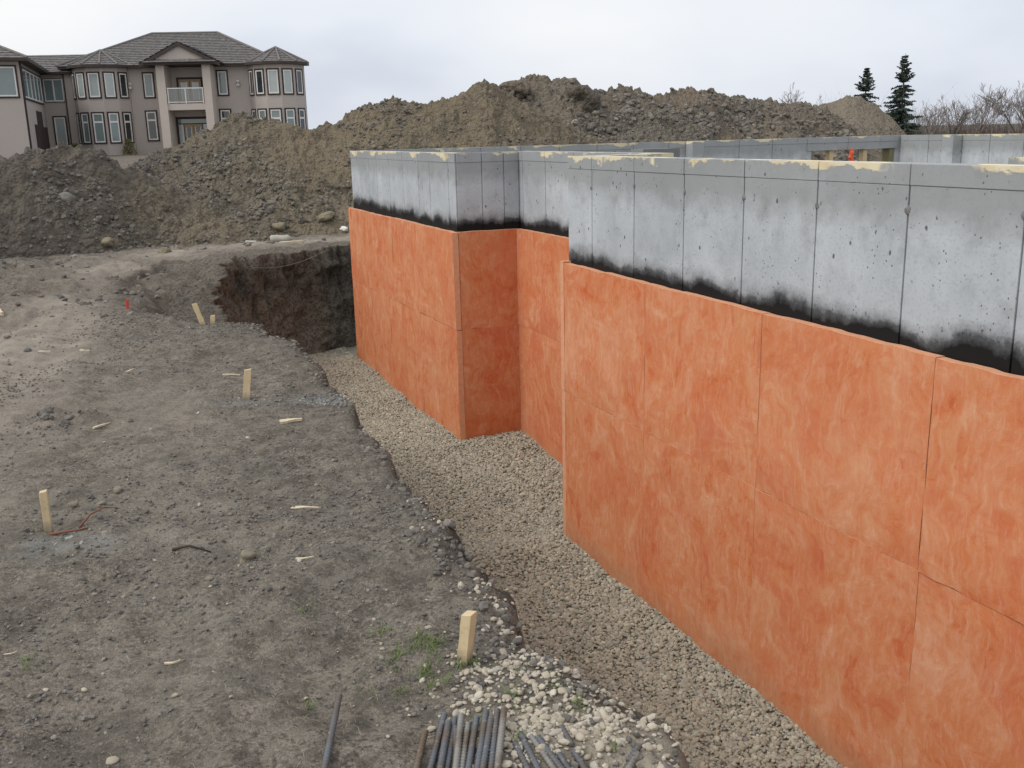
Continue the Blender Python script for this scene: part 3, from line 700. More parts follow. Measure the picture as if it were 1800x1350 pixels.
# insulation boards, each a board of its own
def board(axis, a, b, z0, z1, face, outward, gap=0.0009, seed=0):
    """board whose outer face lies at 'face'; axis 's' runs along the wall, 'o' across"""
    nu = max(6, int((b-a)/0.05)); nv = max(8, int((z1-z0)/0.06))
    g_ = gap
    u = np.linspace(a+g_, b-g_, nu+1); v = np.linspace(z0+g_, z1-g_, nv+1)
    Uu, Vv = np.meshgrid(u, v)
    edge = 0.0035*fbm(Uu*9, Vv*9+seed*7.7, None, seed, 3)
    Vt = Vv + edge*((Vv > z1-0.01) | (Vv < z0+0.01))
    Ut = Uu + 0.3*edge*((Uu > b-0.01) | (Uu < a+0.01))
    bulge = 0.0045*fbm(Uu*2.1+seed*3.1, Vv*2.1, None, 77, 3) + 0.0015*fbm(Uu*16, Vv*16, None, seed+5, 2)
    rim = np.minimum(np.minimum(Uu-a, b-Uu), np.minimum(Vv-z0, z1-Vv))
    bulge = bulge - 0.002*np.exp(-(rim/0.006))
    fr = face + outward*bulge; bk = np.full_like(fr, face - outward*T_B)
    def P3(depth):
        if axis == 's': return np.stack([AX+EX*Ut+NX*depth, AY+EY*Ut+NY*depth, Vt], -1)
        return np.stack([AX+EX*depth+NX*Ut, AY+EY*depth+NY*Ut, Vt], -1)
    Va = P3(fr).reshape(-1, 3); Vb = P3(bk).reshape(-1, 3)
    n0 = len(Va); k = nu+1
    I_ = (np.arange(nv)[:, None]*k + np.arange(nu)[None, :]).ravel()
    Fa = np.stack([I_, I_+1, I_+k+1, I_+k], 1)
    rim_i = list(range(0, k)) + [i*k+nu for i in range(1, nv+1)] + [nv*k+j_ for j_ in range(nu-1, -1, -1)] + [i*k for i in range(nv-1, 0, -1)]
    Fs = np.array([(rim_i[i], rim_i[(i+1) % len(rim_i)], rim_i[(i+1) % len(rim_i)]+n0, rim_i[i]+n0) for i in range(len(rim_i))])
    Vall = np.concatenate([Va, Vb]) - np.array(W(0, 0, 0))
    Fall = np.concatenate([Fa, Fs, Fa[:, ::-1]+n0])
    me_o = mesh_np('insulation_board', Vall, Fall, M_BOARD, foundation, True)
    me_o['label'] = 'orange fibrous insulation board'
    me_o.data.materials.append(M_BOARD_EDGE)
    mi = np.zeros(len(Fall), np.int32); mi[len(Fa):len(Fa)+len(Fs)] = 1; me_o.data.polygons.foreach_set('material_index', mi)
    try: me_o.data.set_sharp_from_angle(angle=R(50))
    except Exception: pass
    return me_o
board('o', -0.002, 0.66, -0.12, 1.249, 0.045, 1, seed=91); board('o', -0.004, 0.66, 1.249, 2.266, 0.046, 1, seed=92)
for i, (a, b) in enumerate(zip([0.0, -1.225, -2.465, -3.685, -4.9, -6.12, -7.34, -8.56], [0.02, -0.0, -1.225, -2.465, -3.685, -4.9, -6.12, -7.34])):
    if i == 0: continue
    dz = random.uniform(-0.006, 0.006)
    a = [0, -1.225, -2.465, -3.685, -4.9, -6.12, -7.34, -8.56][i]
    b = [0, 0.02, -1.225, -2.465, -3.685, -4.9, -6.12, -7.34][i]
    if i == 1: b = -0.004
    board('s', a, b, -0.12, 1.247, 0.0, -1, seed=10+i)
    if i == 3: a += 0.007
    board('s', a, b, 1.247, 2.254 - 0.004*i, 0.0 - (0.006 if i == 4 else 0.0), -1, gap=0.0009, seed=30+i)
for i, (a, b) in enumerate([(2.5, 3.72), (3.72, 4.69), (4.69, 5.9), (5.9, 6.80)]): board('s', a, b, 1.305, 2.285 + random.uniform(-0.004, 0.004), 0.0 - random.uniform(0, 0.004), -1, seed=50+i)
for i, (a, b) in enumerate([(2.5, 3.72), (3.72, 4.94), (4.94, 5.80), (5.80, 6.80)]): board('s', a, b, -0.05, 1.305 if i else 1.298, 0.0, -1, seed=60+i)
board('o', T_B+0.002, 0.70, 1.305, 2.285, 2.502, -1, seed=71); board('o', T_B+0.002, 0.70, -0.05, 1.305, 2.502, -1, seed=72)
for i, (a, b) in enumerate([(1.28, 2.53), (0.06, 1.28)]):
    board('s', a, b, 1.305, 2.285, 0.68, -1, seed=80+i); board('s', a, b, -0.12, 1.305, 0.68, -1, seed=84+i)

# ------------------------------------------------------------------ spoil heaps (real height fields at their own distances)
def heap(name, crest, foot_run, mat, label, seed, rough=1.0, nu=260, nv=110, back_run=5.0, lip=0.0):
    crest = np.array(crest)                  # tan(azimuth), distance, crest height
    az = np.linspace(crest[0, 0], crest[-1, 0], nu)
    rc = np.interp(az, crest[:, 0], crest[:, 1]); zc = np.interp(az, crest[:, 0], crest[:, 2])
    ft = np.interp(az, np.linspace(az[0], az[-1], len(foot_run)), foot_run)
    tt = np.concatenate([np.linspace(0, 1, int(nv*0.72)), np.linspace(1.02, 2.0, nv-int(nv*0.72))])
    A_, T_ = np.meshgrid(az, tt)
    Rr = np.where(T_ <= 1, ft + (rc-ft)*T_, rc + (T_-1)*back_run)
    X = A_*Rr; Y = Rr + 0*A_
    zb = base_z(X, Y) - 0.25
    prof = np.where(T_ <= 1, np.clip(T_, 0, 1)**0.92, np.clip(2-T_, 0, 1)**0.8)
    prof = np.where(T_ <= 1, 0.12*sstep(T_*6) + 0.88*prof, prof)
    Z = zb + (zc-zb)*prof
    env = np.clip(T_*4, 0, 1)*np.clip((2-T_)*3, 0, 1)
    crestw = np.exp(-((T_-1)/0.10)**2)
    nA = rough*(0.30*fbm(X*0.55, Y*0.55, Z*0.4, seed, 3) + 0.14*fbm(X*1.7, Y*1.7, Z*1.7, seed+3, 3)*1.0)
    nB = rough*(0.13*np.abs(fbm(X*3.6, Y*3.6, Z*3.6, seed+7, 4)) + 0.05*np.abs(fbm(X*11, Y*11, Z*11, seed+9, 2)) - 0.07)
    Z = Z + env*(nA*(1-0.8*crestw) + nB)
    V = np.stack([X, Y, Z], -1).reshape(-1, 3)
    I_ = (np.arange(len(tt)-1)[:, None]*nu + np.arange(nu-1)[None, :]).ravel()
    o = mesh_np(name, V, np.stack([I_, I_+1, I_+nu+1, I_+nu], 1), mat)
    tag(o, label, kind='structure')
    return o, V.reshape(len(tt), nu, 3), int(nv*0.72)
cA = [(-0.95, 11.5, 2.6), (-0.75, 12.8, 2.9), (-0.608, 14, 2.93), (-0.53, 14.5, 2.86), (-0.496, 15, 2.95), (-0.478, 15.2, 3.06), (-0.455, 15.5, 3.11), (-0.427, 16, 3.15), (-0.406, 16, 3.07), (-0.384, 16.4, 2.86), (-0.355, 17.0, 2.66), (-0.32, 17.5, 2.42), (-0.28, 17.8, 2.28), (-0.24, 17.8, 2.0), (-0.20, 17.6, 1.75), (-0.17, 17.4, 1.4)]
hA, gA, kA = heap('spoil_heap_front', cA, [8.5, 10.5, 12.2, 13.2, 14.4, 15.2, 15.8], M_HEAP_BROWN, 'dark grey topsoil heap in front of the house wing', 100, 1.0, 480, 170, 3.5)
cB = [(-0.53, 18.5, 2.2), (-0.465, 19, 2.45), (-0.413, 19.5, 2.55), (-0.379, 20, 2.62), (-0.35, 20, 2.95), (-0.309, 20.3, 3.30), (-0.286, 20.5, 3.50), (-0.269, 20.7, 3.71), (-0.255, 21, 3.84), (-0.241, 21, 3.7), (-0.214, 21, 3.59), (-0.19, 21, 3.46), (-0.17, 21.5, 3.57), (-0.136, 22, 3.92), (-0.108, 22.5, 4.05), (-0.084, 22.5, 3.88), (-0.043, 23, 4.11), (-0.018, 23, 4.37), (-0.004, 23.5, 4.19), (0.023, 24, 3.79), (0.061, 24, 3.32), (0.11, 24.5, 2.6), (0.16, 25, 1.5)]
hB, gB, kB = heap('spoil_heap_middle', cB, [15.6, 15.2, 15.4, 15.9, 16.6, 18.4, 19.5, 20.5], M_HEAP_BROWN, 'olive brown lumpy soil heap in front of the house entrance', 200, 1.0, 660, 210, 6.0)
cD = [(-0.12, 27.5, 2.0), (-0.06, 28, 3.94), (-0.026, 28, 4.29), (-0.004, 28.5, 4.49), (0.029, 29, 4.74), (0.067, 29, 4.65), (0.083, 29, 4.33), (0.097, 29.5, 4.34), (0.117, 30, 4.44), (0.144, 30, 4.23), (0.171, 31, 4.48), (0.196, 31, 4.39), (0.227, 32, 4.12), (0.249, 33, 4.01), (0.282, 33, 3.93), (0.31, 33, 3.7), (0.339, 33, 3.06), (0.37, 33, 1.4)]
hD, gD, kD = heap('spoil_heap_back', cD, [24.0, 23.5, 23.5, 24.5, 26, 27.5], M_HEAP_GREY, 'long grey lumpy soil heap behind the foundation', 300, 1.25, 640, 190, 6.0)
cE = [(0.225, 37, 2.6), (0.249, 37, 3.42), (0.271, 37, 3.79), (0.304, 37, 3.98), (0.321, 37, 4.09), (0.331, 37, 4.27), (0.342, 37, 4.22), (0.359, 37, 3.92), (0.38, 37, 3.31), (0.395, 37, 2.7), (0.42, 37, 1.3)]
hE, gE, kE = heap('spoil_heap_end', cE, [33.5, 33, 33, 33, 34, 35], M_HEAP_TAN, 'smooth tan soil heap below the smaller spruce', 400, 0.55, 160, 80, 4.0)
def sample_heap(G_, kmax, n, tmin=0.0, bias=1.0, seed=1, azr=None):
    r_ = np.random.default_rng(seed)
    nv_, nu_ = G_.shape[:2]
    a = r_.uniform(0, nu_-1.001, n); b = (tmin + (1-tmin)*r_.uniform(0, 1, n)**bias)*(kmax+2)
    b = np.clip(b, 0, nv_-1.001)
    if azr: a = a[(a > azr[0]*nu_) & (a < azr[1]*nu_)]; b = b[:len(a)]
    ia, ib = a.astype(int), b.astype(int); fa, fb = (a-ia)[:, None], (b-ib)[:, None]
    return (G_[ib, ia]*(1-fa)+G_[ib, ia+1]*fa)*(1-fb) + (G_[ib+1, ia]*(1-fa)+G_[ib+1, ia+1]*fa)*fb
def heap_clods(name, G_, kmax, n, mat, lo, hi, label, seed, pw=3.0):
    P_ = sample_heap(G_, kmax, n, 0.0, 1.0, seed)
    r_ = np.random.default_rng(seed+1)
    dens = fbm(P_[:, 0]*0.8, P_[:, 1]*0.8, P_[:, 2]*0.8, seed, 3)
    P_ = P_[1.7*dens + r_.uniform(-1.0, 0.7, n) > 0]
    s_ = lo + (hi-lo)*r_.uniform(0, 1, len(P_))**pw
    P_[:, 2] += s_*0.2
    return tag(scatter(name, P_, s_, mat, 2, seed, 0.75, 0.85, 8, smooth=False), label, 'soil clods', kind='stuff')
heap_clods('clods_on_front_heap', gA, kA, 18000, M_CLOD_BROWN, 0.006, 0.042, 'dark soil clods strewn over the front heap', 501, 4.5)
heap_clods('clods_on_middle_heap', gB, kB, 38000, M_CLOD_BROWN, 0.006, 0.050, 'olive brown clods strewn over the middle heap', 511, 4.0)
heap_clods('clods_on_back_heap', gD, kD, 22000, M_CLOD_GREY, 0.010, 0.095, 'grey clods strewn over the back heap', 521, 4.5)
heap_clods('clods_on_end_heap', gE, kE, 1500, M_CLOD_GREY, 0.008, 0.05, 'small clods on the tan end heap', 531, 3.5)

# ------------------------------------------------------------------ loose soil, pebbles and straw on the bench
def bench_points(n, x0, x1, y0, y1, seed, edge=-0.02):
    r_ = np.random.default_rng(seed)
    x = r_.uniform(x0, x1, n); y = y0 + (y1-y0)*r_.uniform(0, 1, n)**1.6
    ok = pit_sd(x, y) < edge
    return x[ok], y[ok], r_
x, y, r_ = bench_points(170000, -4.6, 0.6, 1.9, 10.5, 61, 0.12)
dn = fbm(x*1.4, y*1.4, None, 62, 4) + r_.uniform(-0.9, 0.6, len(x)) - 0.7*seg_mask(x, y, [(-2.2, 0.5), (-2.7, 3.2), (-3.15, 5.2), (-4.0, 8.2)], 0.5)
x, y = x[dn > -0.1], y[dn > -0.1]
s_ = 0.0017 + 0.0085*r_.uniform(0, 1, len(x))**5
o = scatter('soil_crumbs', np.stack([x, y, ground_z(x, y)+s_*0.25], 1), s_, M_CLOD, 1, 63, 0.5, 0.8, 6, smooth=False)
tag(o, 'small soil crumbs strewn over the bare ground', 'soil crumbs', kind='stuff')
# coarser clods: along the crumbling edge, beside the track, in the low ridge
cp = []
def clump(cx_, cy_, sx, sy, n, lo, hi, pw=2.5):
    for _ in range(n):
        xx, yy = random.gauss(cx_, sx), random.gauss(cy_, sy); cp.append((xx, yy, lo + (hi-lo)*random.random()**pw))
clump(-0.22, 3.72, 0.10, 0.20, 260, 0.004, 0.019); clump(-0.05, 3.05, 0.10, 0.12, 80, 0.004, 0.018); clump(-2.7, 5.78, 0.16, 0.07, 40, 0.005, 0.032)
clump(-1.85, 4.2, 0.22, 0.2, 60, 0.004, 0.018); clump(-6.1, 11, 0.7, 1.8, 450, 0.008, 0.05, 4); clump(-3.9, 10.5, 0.5, 0.9, 220, 0.006, 0.04, 5); clump(-4.3, 12.3, 0.35, 0.6, 150, 0.006, 0.04, 5)
clump(-4.2, 7.0, 0.5, 1.2, 60, 0.005, 0.03, 5); clump(-5.0, 15.2, 1.2, 0.3, 200, 0.006, 0.04, 5); clump(0.25, 2.7, 0.12, 0.2, 80, 0.004, 0.014)
for a, b in zip(PIT[1:13], PIT[2:14]):
    L_ = math.hypot(*(b-a))
    for _ in range(int(160*L_)):
        q_ = a + (b-a)*random.random(); cp.append((q_[0]+random.gauss(0.0, 0.06), q_[1]+random.gauss(0, 0.05), 0.003+0.016*random.random()**5))
cp = np.array(cp)
o = scatter('soil_clods', np.stack([cp[:, 0], cp[:, 1], ground_z(cp[:, 0], cp[:, 1])+cp[:, 2]*0.25], 1), cp[:, 2], M_CLOD, 2, 71, 0.55, 0.85, 8, smooth=False)
tag(o, 'dark clods along the crumbling excavation edge and beside the track', 'soil clods', kind='stuff')
# blue grey clay crumbs
x = np.concatenate([rng.normal(-1.12, 0.16, 420), rng.normal(-1.66, 0.10, 60), rng.normal(-1.85, 0.12, 60)]); y = np.concatenate([rng.normal(6.2, 0.07, 420), rng.normal(6.16, 0.06, 60), rng.normal(3.86, 0.07, 60)])
s_ = 0.003+0.009*rng.uniform(0, 1, len(x))**3
o = scatter('clay_crumbs', np.stack([x, y, ground_z(x, y)+s_*0.3], 1), s_, M_CLAY, 1, 72, 0.5, 0.7, 6, smooth=False)
tag(o, 'pale blue grey clay crumbs spilled on the soil near the edge', 'clay crumbs', kind='stuff')
# pale pebbles round the near stake and the steel bars
px_, py_ = [], []
def peb(cx_, cy_, sx, sy, n):
    px_.append(rng.normal(cx_, sx, n)); py_.append(rng.normal(cy_, sy, n))
peb(-0.04, 2.78, 0.10, 0.07, 190); peb(0.02, 2.60, 0.13, 0.06, 150); peb(0.16, 2.77, 0.10, 0.07, 120); peb(0.28, 2.58, 0.10, 0.06, 140); peb(0.05, 2.46, 0.11, 0.06, 230)
peb(-0.05, 2.30, 0.05, 0.10, 110); peb(0.08, 2.35, 0.09, 0.07, 170); peb(0.42, 2.42, 0.05, 0.12, 70); peb(0.20, 2.48, 0.07, 0.04, 90); peb(-0.16, 2.55, 0.06, 0.08, 40); peb(0.02, 3.1, 0.10, 0.09, 45); peb(-0.10, 3.32, 0.05, 0.08, 40); peb(-0.38, 4.1, 0.05, 0.16, 35)
peb(-0.6, 3.2, 0.6, 0.6, 30); peb(-1.6, 4.6, 0.9, 1.3, 26); peb(0.45, 1.95, 0.1, 0.2, 60); peb(-0.2, 2.9, 0.2, 0.2, 40)
x = np.concatenate(px_); y = np.concatenate(py_); ok = pit_sd(x, y) < 0.30; x, y = x[ok], y[ok]
s_ = np.clip(rng.lognormal(-5.08, 0.40, len(x)), 0.0026, 0.014)
o = scatter('pebbles', np.stack([x, y, ground_z(x, y)+s_*0.35], 1), s_, M_PEBBLE, 3, 73, 0.28, 0.66, 8)
tag(o, 'pale cream pebbles strewn round the near stake and the steel bars', 'pebbles', kind='stuff')
# straw and dead stalks
def blades(name, n, place, mat, lmin, lmax, up, label, cat, wdt=0.0014, seed=5):
    r_ = random.Random(seed); mb = MB()
    for _ in range(n):
        x0, y0 = place(r_)
        if pit_sd(np.array([x0]), np.array([y0]))[0] > 0.05: continue
        L_ = r_.uniform(lmin, lmax); a = r_.uniform(0, 6.283); el = r_.uniform(*up); z0 = gz(x0, y0)+0.002
        d = Vector((math.cos(a)*math.cos(el), math.sin(a)*math.cos(el), math.sin(el))); sd2 = Vector((-math.sin(a), math.cos(a), 0))*wdt
        b0 = Vector((x0, y0, z0)); m1 = b0 + d*L_*0.55 + Vector((0, 0, 0.10*L_)); e1 = b0 + d*L_ + Vector((math.cos(a+1), math.sin(a+1), -0.25*(1 if el > 0.3 else 0)))*L_*0.25
        e1.z = max(e1.z, z0+0.001)
        upv = Vector((0, 0, wdt))
        mb.add([b0-sd2, b0+sd2, m1+sd2+upv, m1-sd2+upv, e1], [(0, 1, 2, 3), (3, 2, 4)])
    return tag(mb.build(name, mat), label, cat, kind='stuff')
M_STRAW = plain('dry straw', (0.30, 0.255, 0.175), 0.9, 0.35, 40)
M_WEED = plain('young weeds', (0.135, 0.185, 0.06), 0.8, 0.35, 30)
def straw_spot(r_):
    k = r_.random()
    if k < 0.28: return r_.gauss(-0.72, 0.22), r_.gauss(3.05, 0.22)
    if k < 0.5: return r_.gauss(-0.6, 0.25), r_.gauss(2.55, 0.2)
    return r_.uniform(-2.4, 0.1), r_.uniform(2.0, 4.8)
blades('straw', 420, straw_spot, M_STRAW, 0.010, 0.045, (0.0, 0.22), 'dry straw and dead stalks lying on the bare soil', 'straw', 0.0008)
_tr = random.Random(3); TUFTS = [(_tr.gauss(-0.27, 0.07), _tr.gauss(2.82, 0.09)) for _ in range(13)] + [(_tr.gauss(-0.36, 0.07), _tr.gauss(3.0, 0.06)) for _ in range(6)] + [(_tr.gauss(0.07, 0.09), _tr.gauss(2.62, 0.11)) for _ in range(8)] + [(-1.55, 2.85), (-1.57, 2.87), (-0.62, 2.62), (-0.75, 3.2), (-0.45, 2.7)]
def weed_spot(r_):
    cx_, cy_ = TUFTS[int(len(TUFTS)*r_.random()**1.3)]; return r_.gauss(cx_, 0.012), r_.gauss(cy_, 0.012)
blades('weeds', 480, weed_spot, M_WEED, 0.012, 0.045, (0.15, 1.2), 'small green weeds sprouting beside the near stake', 'weeds', 0.0013, 9)

# ------------------------------------------------------------------ stakes
def stake(loc, h, w, d, lean, rz, label, name='wooden_stake', mat=M_WOOD, group='survey stakes', slant=0.15):
    t_ = empty(name, loc, 0)
    mb = MB(); nseg = 6
    vs = []
    for i in range(nseg+1):
        z = -0.08 + (h+0.08)*i/nseg
        for (sx, sy) in ((-1, -1), (1, -1), (1, 1), (-1, 1)):
            k = 1.0 - 0.04*math.sin(i*2.1)
            zz_ = z + (sx*slant*w*0.5 if i == nseg else 0)
            vs.append((sx*w/2*k + lean[0]*z, sy*d/2*k + lean[1]*z, zz_))
    fs = [(i*4+k, i*4+(k+1) % 4, (i+1)*4+(k+1) % 4, (i+1)*4+k) for i in range(nseg) for k in range(4)] + [(3, 2, 1, 0), tuple(nseg*4+k for k in range(4))]
    o_ = MB().add(vs, fs).build(name, mat)
    bpy.data.objects.remove(t_)
    o_.location = loc; o_.rotation_euler = (0, 0, rz)
    b = o_.modifiers.new('soft edges', 'BEVEL'); b.width = 0.0015; b.segments = 1
    return tag(o_, label, 'stake', group)
stake((-2.021, 4.04, gz(-2.021, 4.04)), 0.185, 0.030, 0.032, (0.0, 0.0), 0.3, 'upright pale wooden stake at the far left beside reddish twigs')
stake((-0.172, 2.845, gz(-0.172, 2.845)), 0.172, 0.036, 0.038, (0.13, 0.02), -0.5, 'nearest pale square wooden stake standing among the cream pebbles')
stake((-1.729, 6.257, gz(-1.729, 6.257)), 0.20, 0.045, 0.020, (0.14, 0.05), 0.25, 'leaning wooden stake in the middle of the bench near the clay crumbs')
stake((-2.79, 8.93, gz(-2.79, 8.93)-0.02), 0.215, 0.045, 0.02, (-0.30, 0.0), 0.1, 'longer left-leaning wooden stake of the pair at the crest')
stake((-2.72, 8.96, gz(-2.72, 8.96)-0.02), 0.10, 0.04, 0.02, (0.10, 0.0), 0.1, 'short wooden stake of the pair at the crest')
rs = stake((-3.82, 9.85, gz(-3.82, 9.85)), 0.10, 0.022, 0.02, (0.05, 0.0), 0.1, 'small red-topped marker stake in the hollow behind the bench', 'marker_stake', M_RED)
ws = stake(W(6.42, 8.30, 2.05), 0.80, 0.055, 0.03, (0.02, 0.0), 0.1, 'orange taped stake standing in the window opening of the foundation', 'marker_stake', M_ORANGE)
tp = MB()
tp.tube([(0.0, 0.0, 0.50), (0.03, -0.02, 0.60), (-0.02, -0.01, 0.66), (0.02, 0, 0.74), (0.0, 0.0, 0.80)], [0.045, 0.035, 0.026, 0.036, 0.014], 6).build('tape', M_ORANGE, ws)

# ------------------------------------------------------------------ wood scraps, sticks and litter
def scrap(loc, L_, w, hgt, rz, label, name='wood_scrap', mat=M_CHIP, taper=0.4, cat='wood scrap', tilt=0.05, group=None):
    z = gz(loc[0], loc[1])
    n_ = 7; vs = []
    for i in range(n_+1):
        u = i/n_; ww = w*(0.55+0.45*math.sin(math.pi*min(1, u*1.3+0.1)))*(1-taper*u) + random.uniform(-0.06, 0.06)*w
        b_ = 0.004*math.sin(u*5+L_*40)
        for sy, sz in ((-1, 0), (1, 0), (1, 1), (-1, 1)):
            vs.append(((u-0.5)*L_, sy*ww/2 + b_, sz*hgt + random.uniform(0, 0.15)*hgt))
    fs = [(i*4+k, i*4+(k+1) % 4, (i+1)*4+(k+1) % 4, (i+1)*4+k) for i in range(n_) for k in range(4)] + [(3, 2, 1, 0), tuple(n_*4+k for k in range(4))]
    o_ = MB().add(vs, fs).build(name, mat)
    o_.location = (loc[0], loc[1], z+0.002); o_.rotation_euler = (tilt, random.uniform(-0.06, 0.06), rz)
    return tag(o_, label, cat, group)
scrap((-3.82, 7.96), 0.12, 0.028, 0.010, 0.05, 'pale flat lath scrap on the track left of the bench')
scrap((-3.48, 7.97), 0.09, 0.026, 0.008, -0.4, 'short dull wood scrap right of the pale lath on the track')
scrap((-2.84, 7.22), 0.09, 0.020, 0.010, 1.1, 'small white curved shaving on the bench below the red marker')
scrap((-2.44, 5.70), 0.16, 0.018, 0.010, 1.25, 'white sliver beside the dark clods left of the bench')
scrap((-2.0, 6.92), 0.13, 0.016, 0.006, -0.15, 'thin dull sliver behind the leaning stake')
scrap((-1.33, 5.74), 0.13, 0.05, 0.015, 0.35, 'thick wedge of split wood in front of the leaning stake')
scrap((-0.96, 4.28), 0.135, 0.032, 0.006, -0.03, 'white pointed wood shard lying on the middle of the bench', taper=0.75)
scrap((-0.83, 3.63), 0.070, 0.012, 0.006, 0.08, 'thin pale sliver right of the brown field stone')
scrap((-1.10, 2.86), 0.048, 0.009, 0.005, 0.3, 'tiny pale sliver on the soil left of the single steel bar')
scrap((-1.63, 2.9), 0.04, 0.006, 0.004, 0.7, 'tiny thin sliver at the lower left of the bench')
scrap((-3.33, 15.35), 0.36, 0.09, 0.03, 0.1, 'short yellow board end at the foot of the middle heap')
scrap((-5.02, 9.70), 0.22, 0.06, 0.04, -0.9, 'orange-cut board end at the left edge beside the low ridge')
scrap((-4.05, 15.75), 0.16, 0.12, 0.03, 0.6, 'crumpled white paper at the foot of the middle heap', 'paper_scrap', M_WHITE, 0.2, 'paper')
scrap((-4.75, 14.15), 0.30, 0.035, 0.012, 0.05, 'pale lath lying on the track before the cut face')
# red brown roots beside the left stake
def stick(pts, r0, label, mat=M_ROOT, name='twig', cat='twig'):
    q_ = [(x_, y_, gz(x_, y_)+h_) for x_, y_, h_ in pts]
    c0 = Vector(q_[0]); mb = MB().tube([Vector(a) - c0 for a in q_], [r0*(1-0.6*i/(len(q_)-1)) for i in range(len(q_))], 6)
    o_ = mb.build(name, mat, None, True); o_.location = c0; return tag(o_, label, cat)
stick([(-1.99, 3.98, 0.006), (-1.93, 3.985, 0.012), (-1.87, 3.98, 0.008), (-1.83, 4.0, 0.004)], 0.007, 'reddish twig lying flat at the foot of the left stake')
stick([(-1.88, 4.02, 0.004), (-1.86, 4.10, 0.035), (-1.83, 4.18, 0.05), (-1.78, 4.22, 0.045)], 0.005, 'reddish curved twig rising right of the left stake')
stick([(-1.4, 3.78, 0.004), (-1.33, 3.785, 0.010), (-1.24, 3.77, 0.005)], 0.007, 'dark stick lying left of the brown field stone', plain('dark stick', (0.06, 0.05, 0.04), 0.9))
# cord hanging down the cut face
cpt = []
for i in range(22):
    u = i/21; xx = -3.62 + 0.85*u; yy = 13.42 + 0.98*u
    cpt.append((xx + 0.16, yy - 0.14, 1.58 - 0.10*math.sin(math.pi*min(1, u*1.02))**0.8*(1-0.2*u) + 0.08*u))
c0 = Vector(cpt[0]); co_ = MB().tube([Vector(a)-c0 for a in cpt], 0.0024, 6).build('cord', M_CORD, None, True); co_.location = c0
tag(co_, 'pale cord sagging down the dark cut face', 'cord')

# ------------------------------------------------------------------ single stones
def rock(loc, size, label, mat, flat=0.7, seed=1, z=None, name='field_stone', cat='stone', group=None):
    import bmesh
    bm = bmesh.new(); bmesh.ops.create_icosphere(bm, subdivisions=3, radius=1.0)
    for v in bm.verts:
        q_ = v.co.copy()
        n_ = float(fbm(np.array([q_.x*1.3+seed*5]), np.array([q_.y*1.3]), np.array([q_.z*1.3]), seed, 3)[0])
        v.co = q_*(1+0.38*n_); v.co = Vector((v.co.x*size*1.2, v.co.y*size*0.9, v.co.z*size*flat))
    me = bpy.data.meshes.new(name); bm.to_mesh(me); bm.free()
    me.polygons.foreach_set('use_smooth', np.full(len(me.polygons), True))
    o_ = link_mesh(name, me, mat)
    zz_ = gz(loc[0], loc[1]) + size*flat*0.35 if z is None else z
    o_.location = (loc[0], loc[1], zz_); o_.rotation_euler = (0.1, 0.15, seed*1.3)
    return tag(o_, label, cat, group)
rock((-1.075, 3.70), 0.035, 'brown rounded field stone in the middle of the near bench', M_FSTONE, 0.85, 1)
rock((-2.03, 4.33), 0.022, 'grey stone just behind the left stake', M_FSTONE, 0.8, 2)
rock((-1.92, 4.36), 0.018, 'small grey stone behind and right of the left stake', M_FSTONE, 0.6, 3)
rock((-1.89, 4.50), 0.022, 'pale grey stone farthest behind the left stake', M_FSTONE, 0.7, 4)
rock((-2.26, 4.22), 0.016, 'dark grey stone left of the left stake', M_FSTONE, 0.7, 5)
rock((-1.15, 3.45), 0.014, 'small round stone below the brown field stone', M_FSTONE, 0.9, 7)
rock((-4.85, 14.1), 0.075, 'pale stone on the track before the cut face', M_BOULDER, 0.7, 8)
def on_heap(G_, kmax, az_, t_):
    nu_ = G_.shape[1]; azs = G_[kmax-1, :, 0]/G_[kmax-1, :, 1]
    i_ = int(np.argmin(np.abs(azs-az_))); return G_[int(t_*(kmax-1)), i_]
def hrock(G_, k_, az_, t_, size, label, mat, flat=0.7, seed=1):
    p_ = on_heap(G_, k_, az_, t_); return rock((p_[0], p_[1]), size, label, mat, flat, seed, p_[2]+size*flat*0.4, 'boulder', 'boulder')
hrock(gB, kB, -0.137, 0.60, 0.15, 'pale rounded boulder on the middle heap just above the wall corner', M_BOULDER, 0.75, 11)
hrock(gB, kB, -0.228, 0.10, 0.10, 'yellowish boulder low on the middle heap left of the wall', M_BOULDER, 0.8, 12)
hrock(gB, kB, -0.180, 0.12, 0.12, 'flat yellowish boulder low on the middle heap near the wall', M_BOULDER, 0.6, 13)
hrock(gB, kB, -0.164, 0.08, 0.06, 'white stone low on the middle heap beside the wall', M_WHITE, 0.7, 14)
hrock(gA, kA, -0.437, 0.45, 0.10, 'grey boulder halfway up the front heap', plain('grey rock', (0.2, 0.19, 0.17), 0.95), 0.8, 15)
hrock(gA, kA, -0.40, 0.15, 0.09, 'pale stone low on the front heap', M_BOULDER, 0.8, 16)
hrock(gB, kB, -0.243, 0.035, 0.10, 'round grey stone at the foot of the middle heap', plain('grey rock two', (0.25, 0.24, 0.2), 0.95), 0.9, 17)
hrock(gD, kD, 0.075, 0.80, 0.45, 'large dark block of soil near the crest of the back heap', M_HEAP_DARK, 0.9, 18)
hrock(gD, kD, 0.012, 0.86, 0.38, 'large grey slab of soil near the peak of the back heap', M_HEAP_GREY, 0.7, 19)
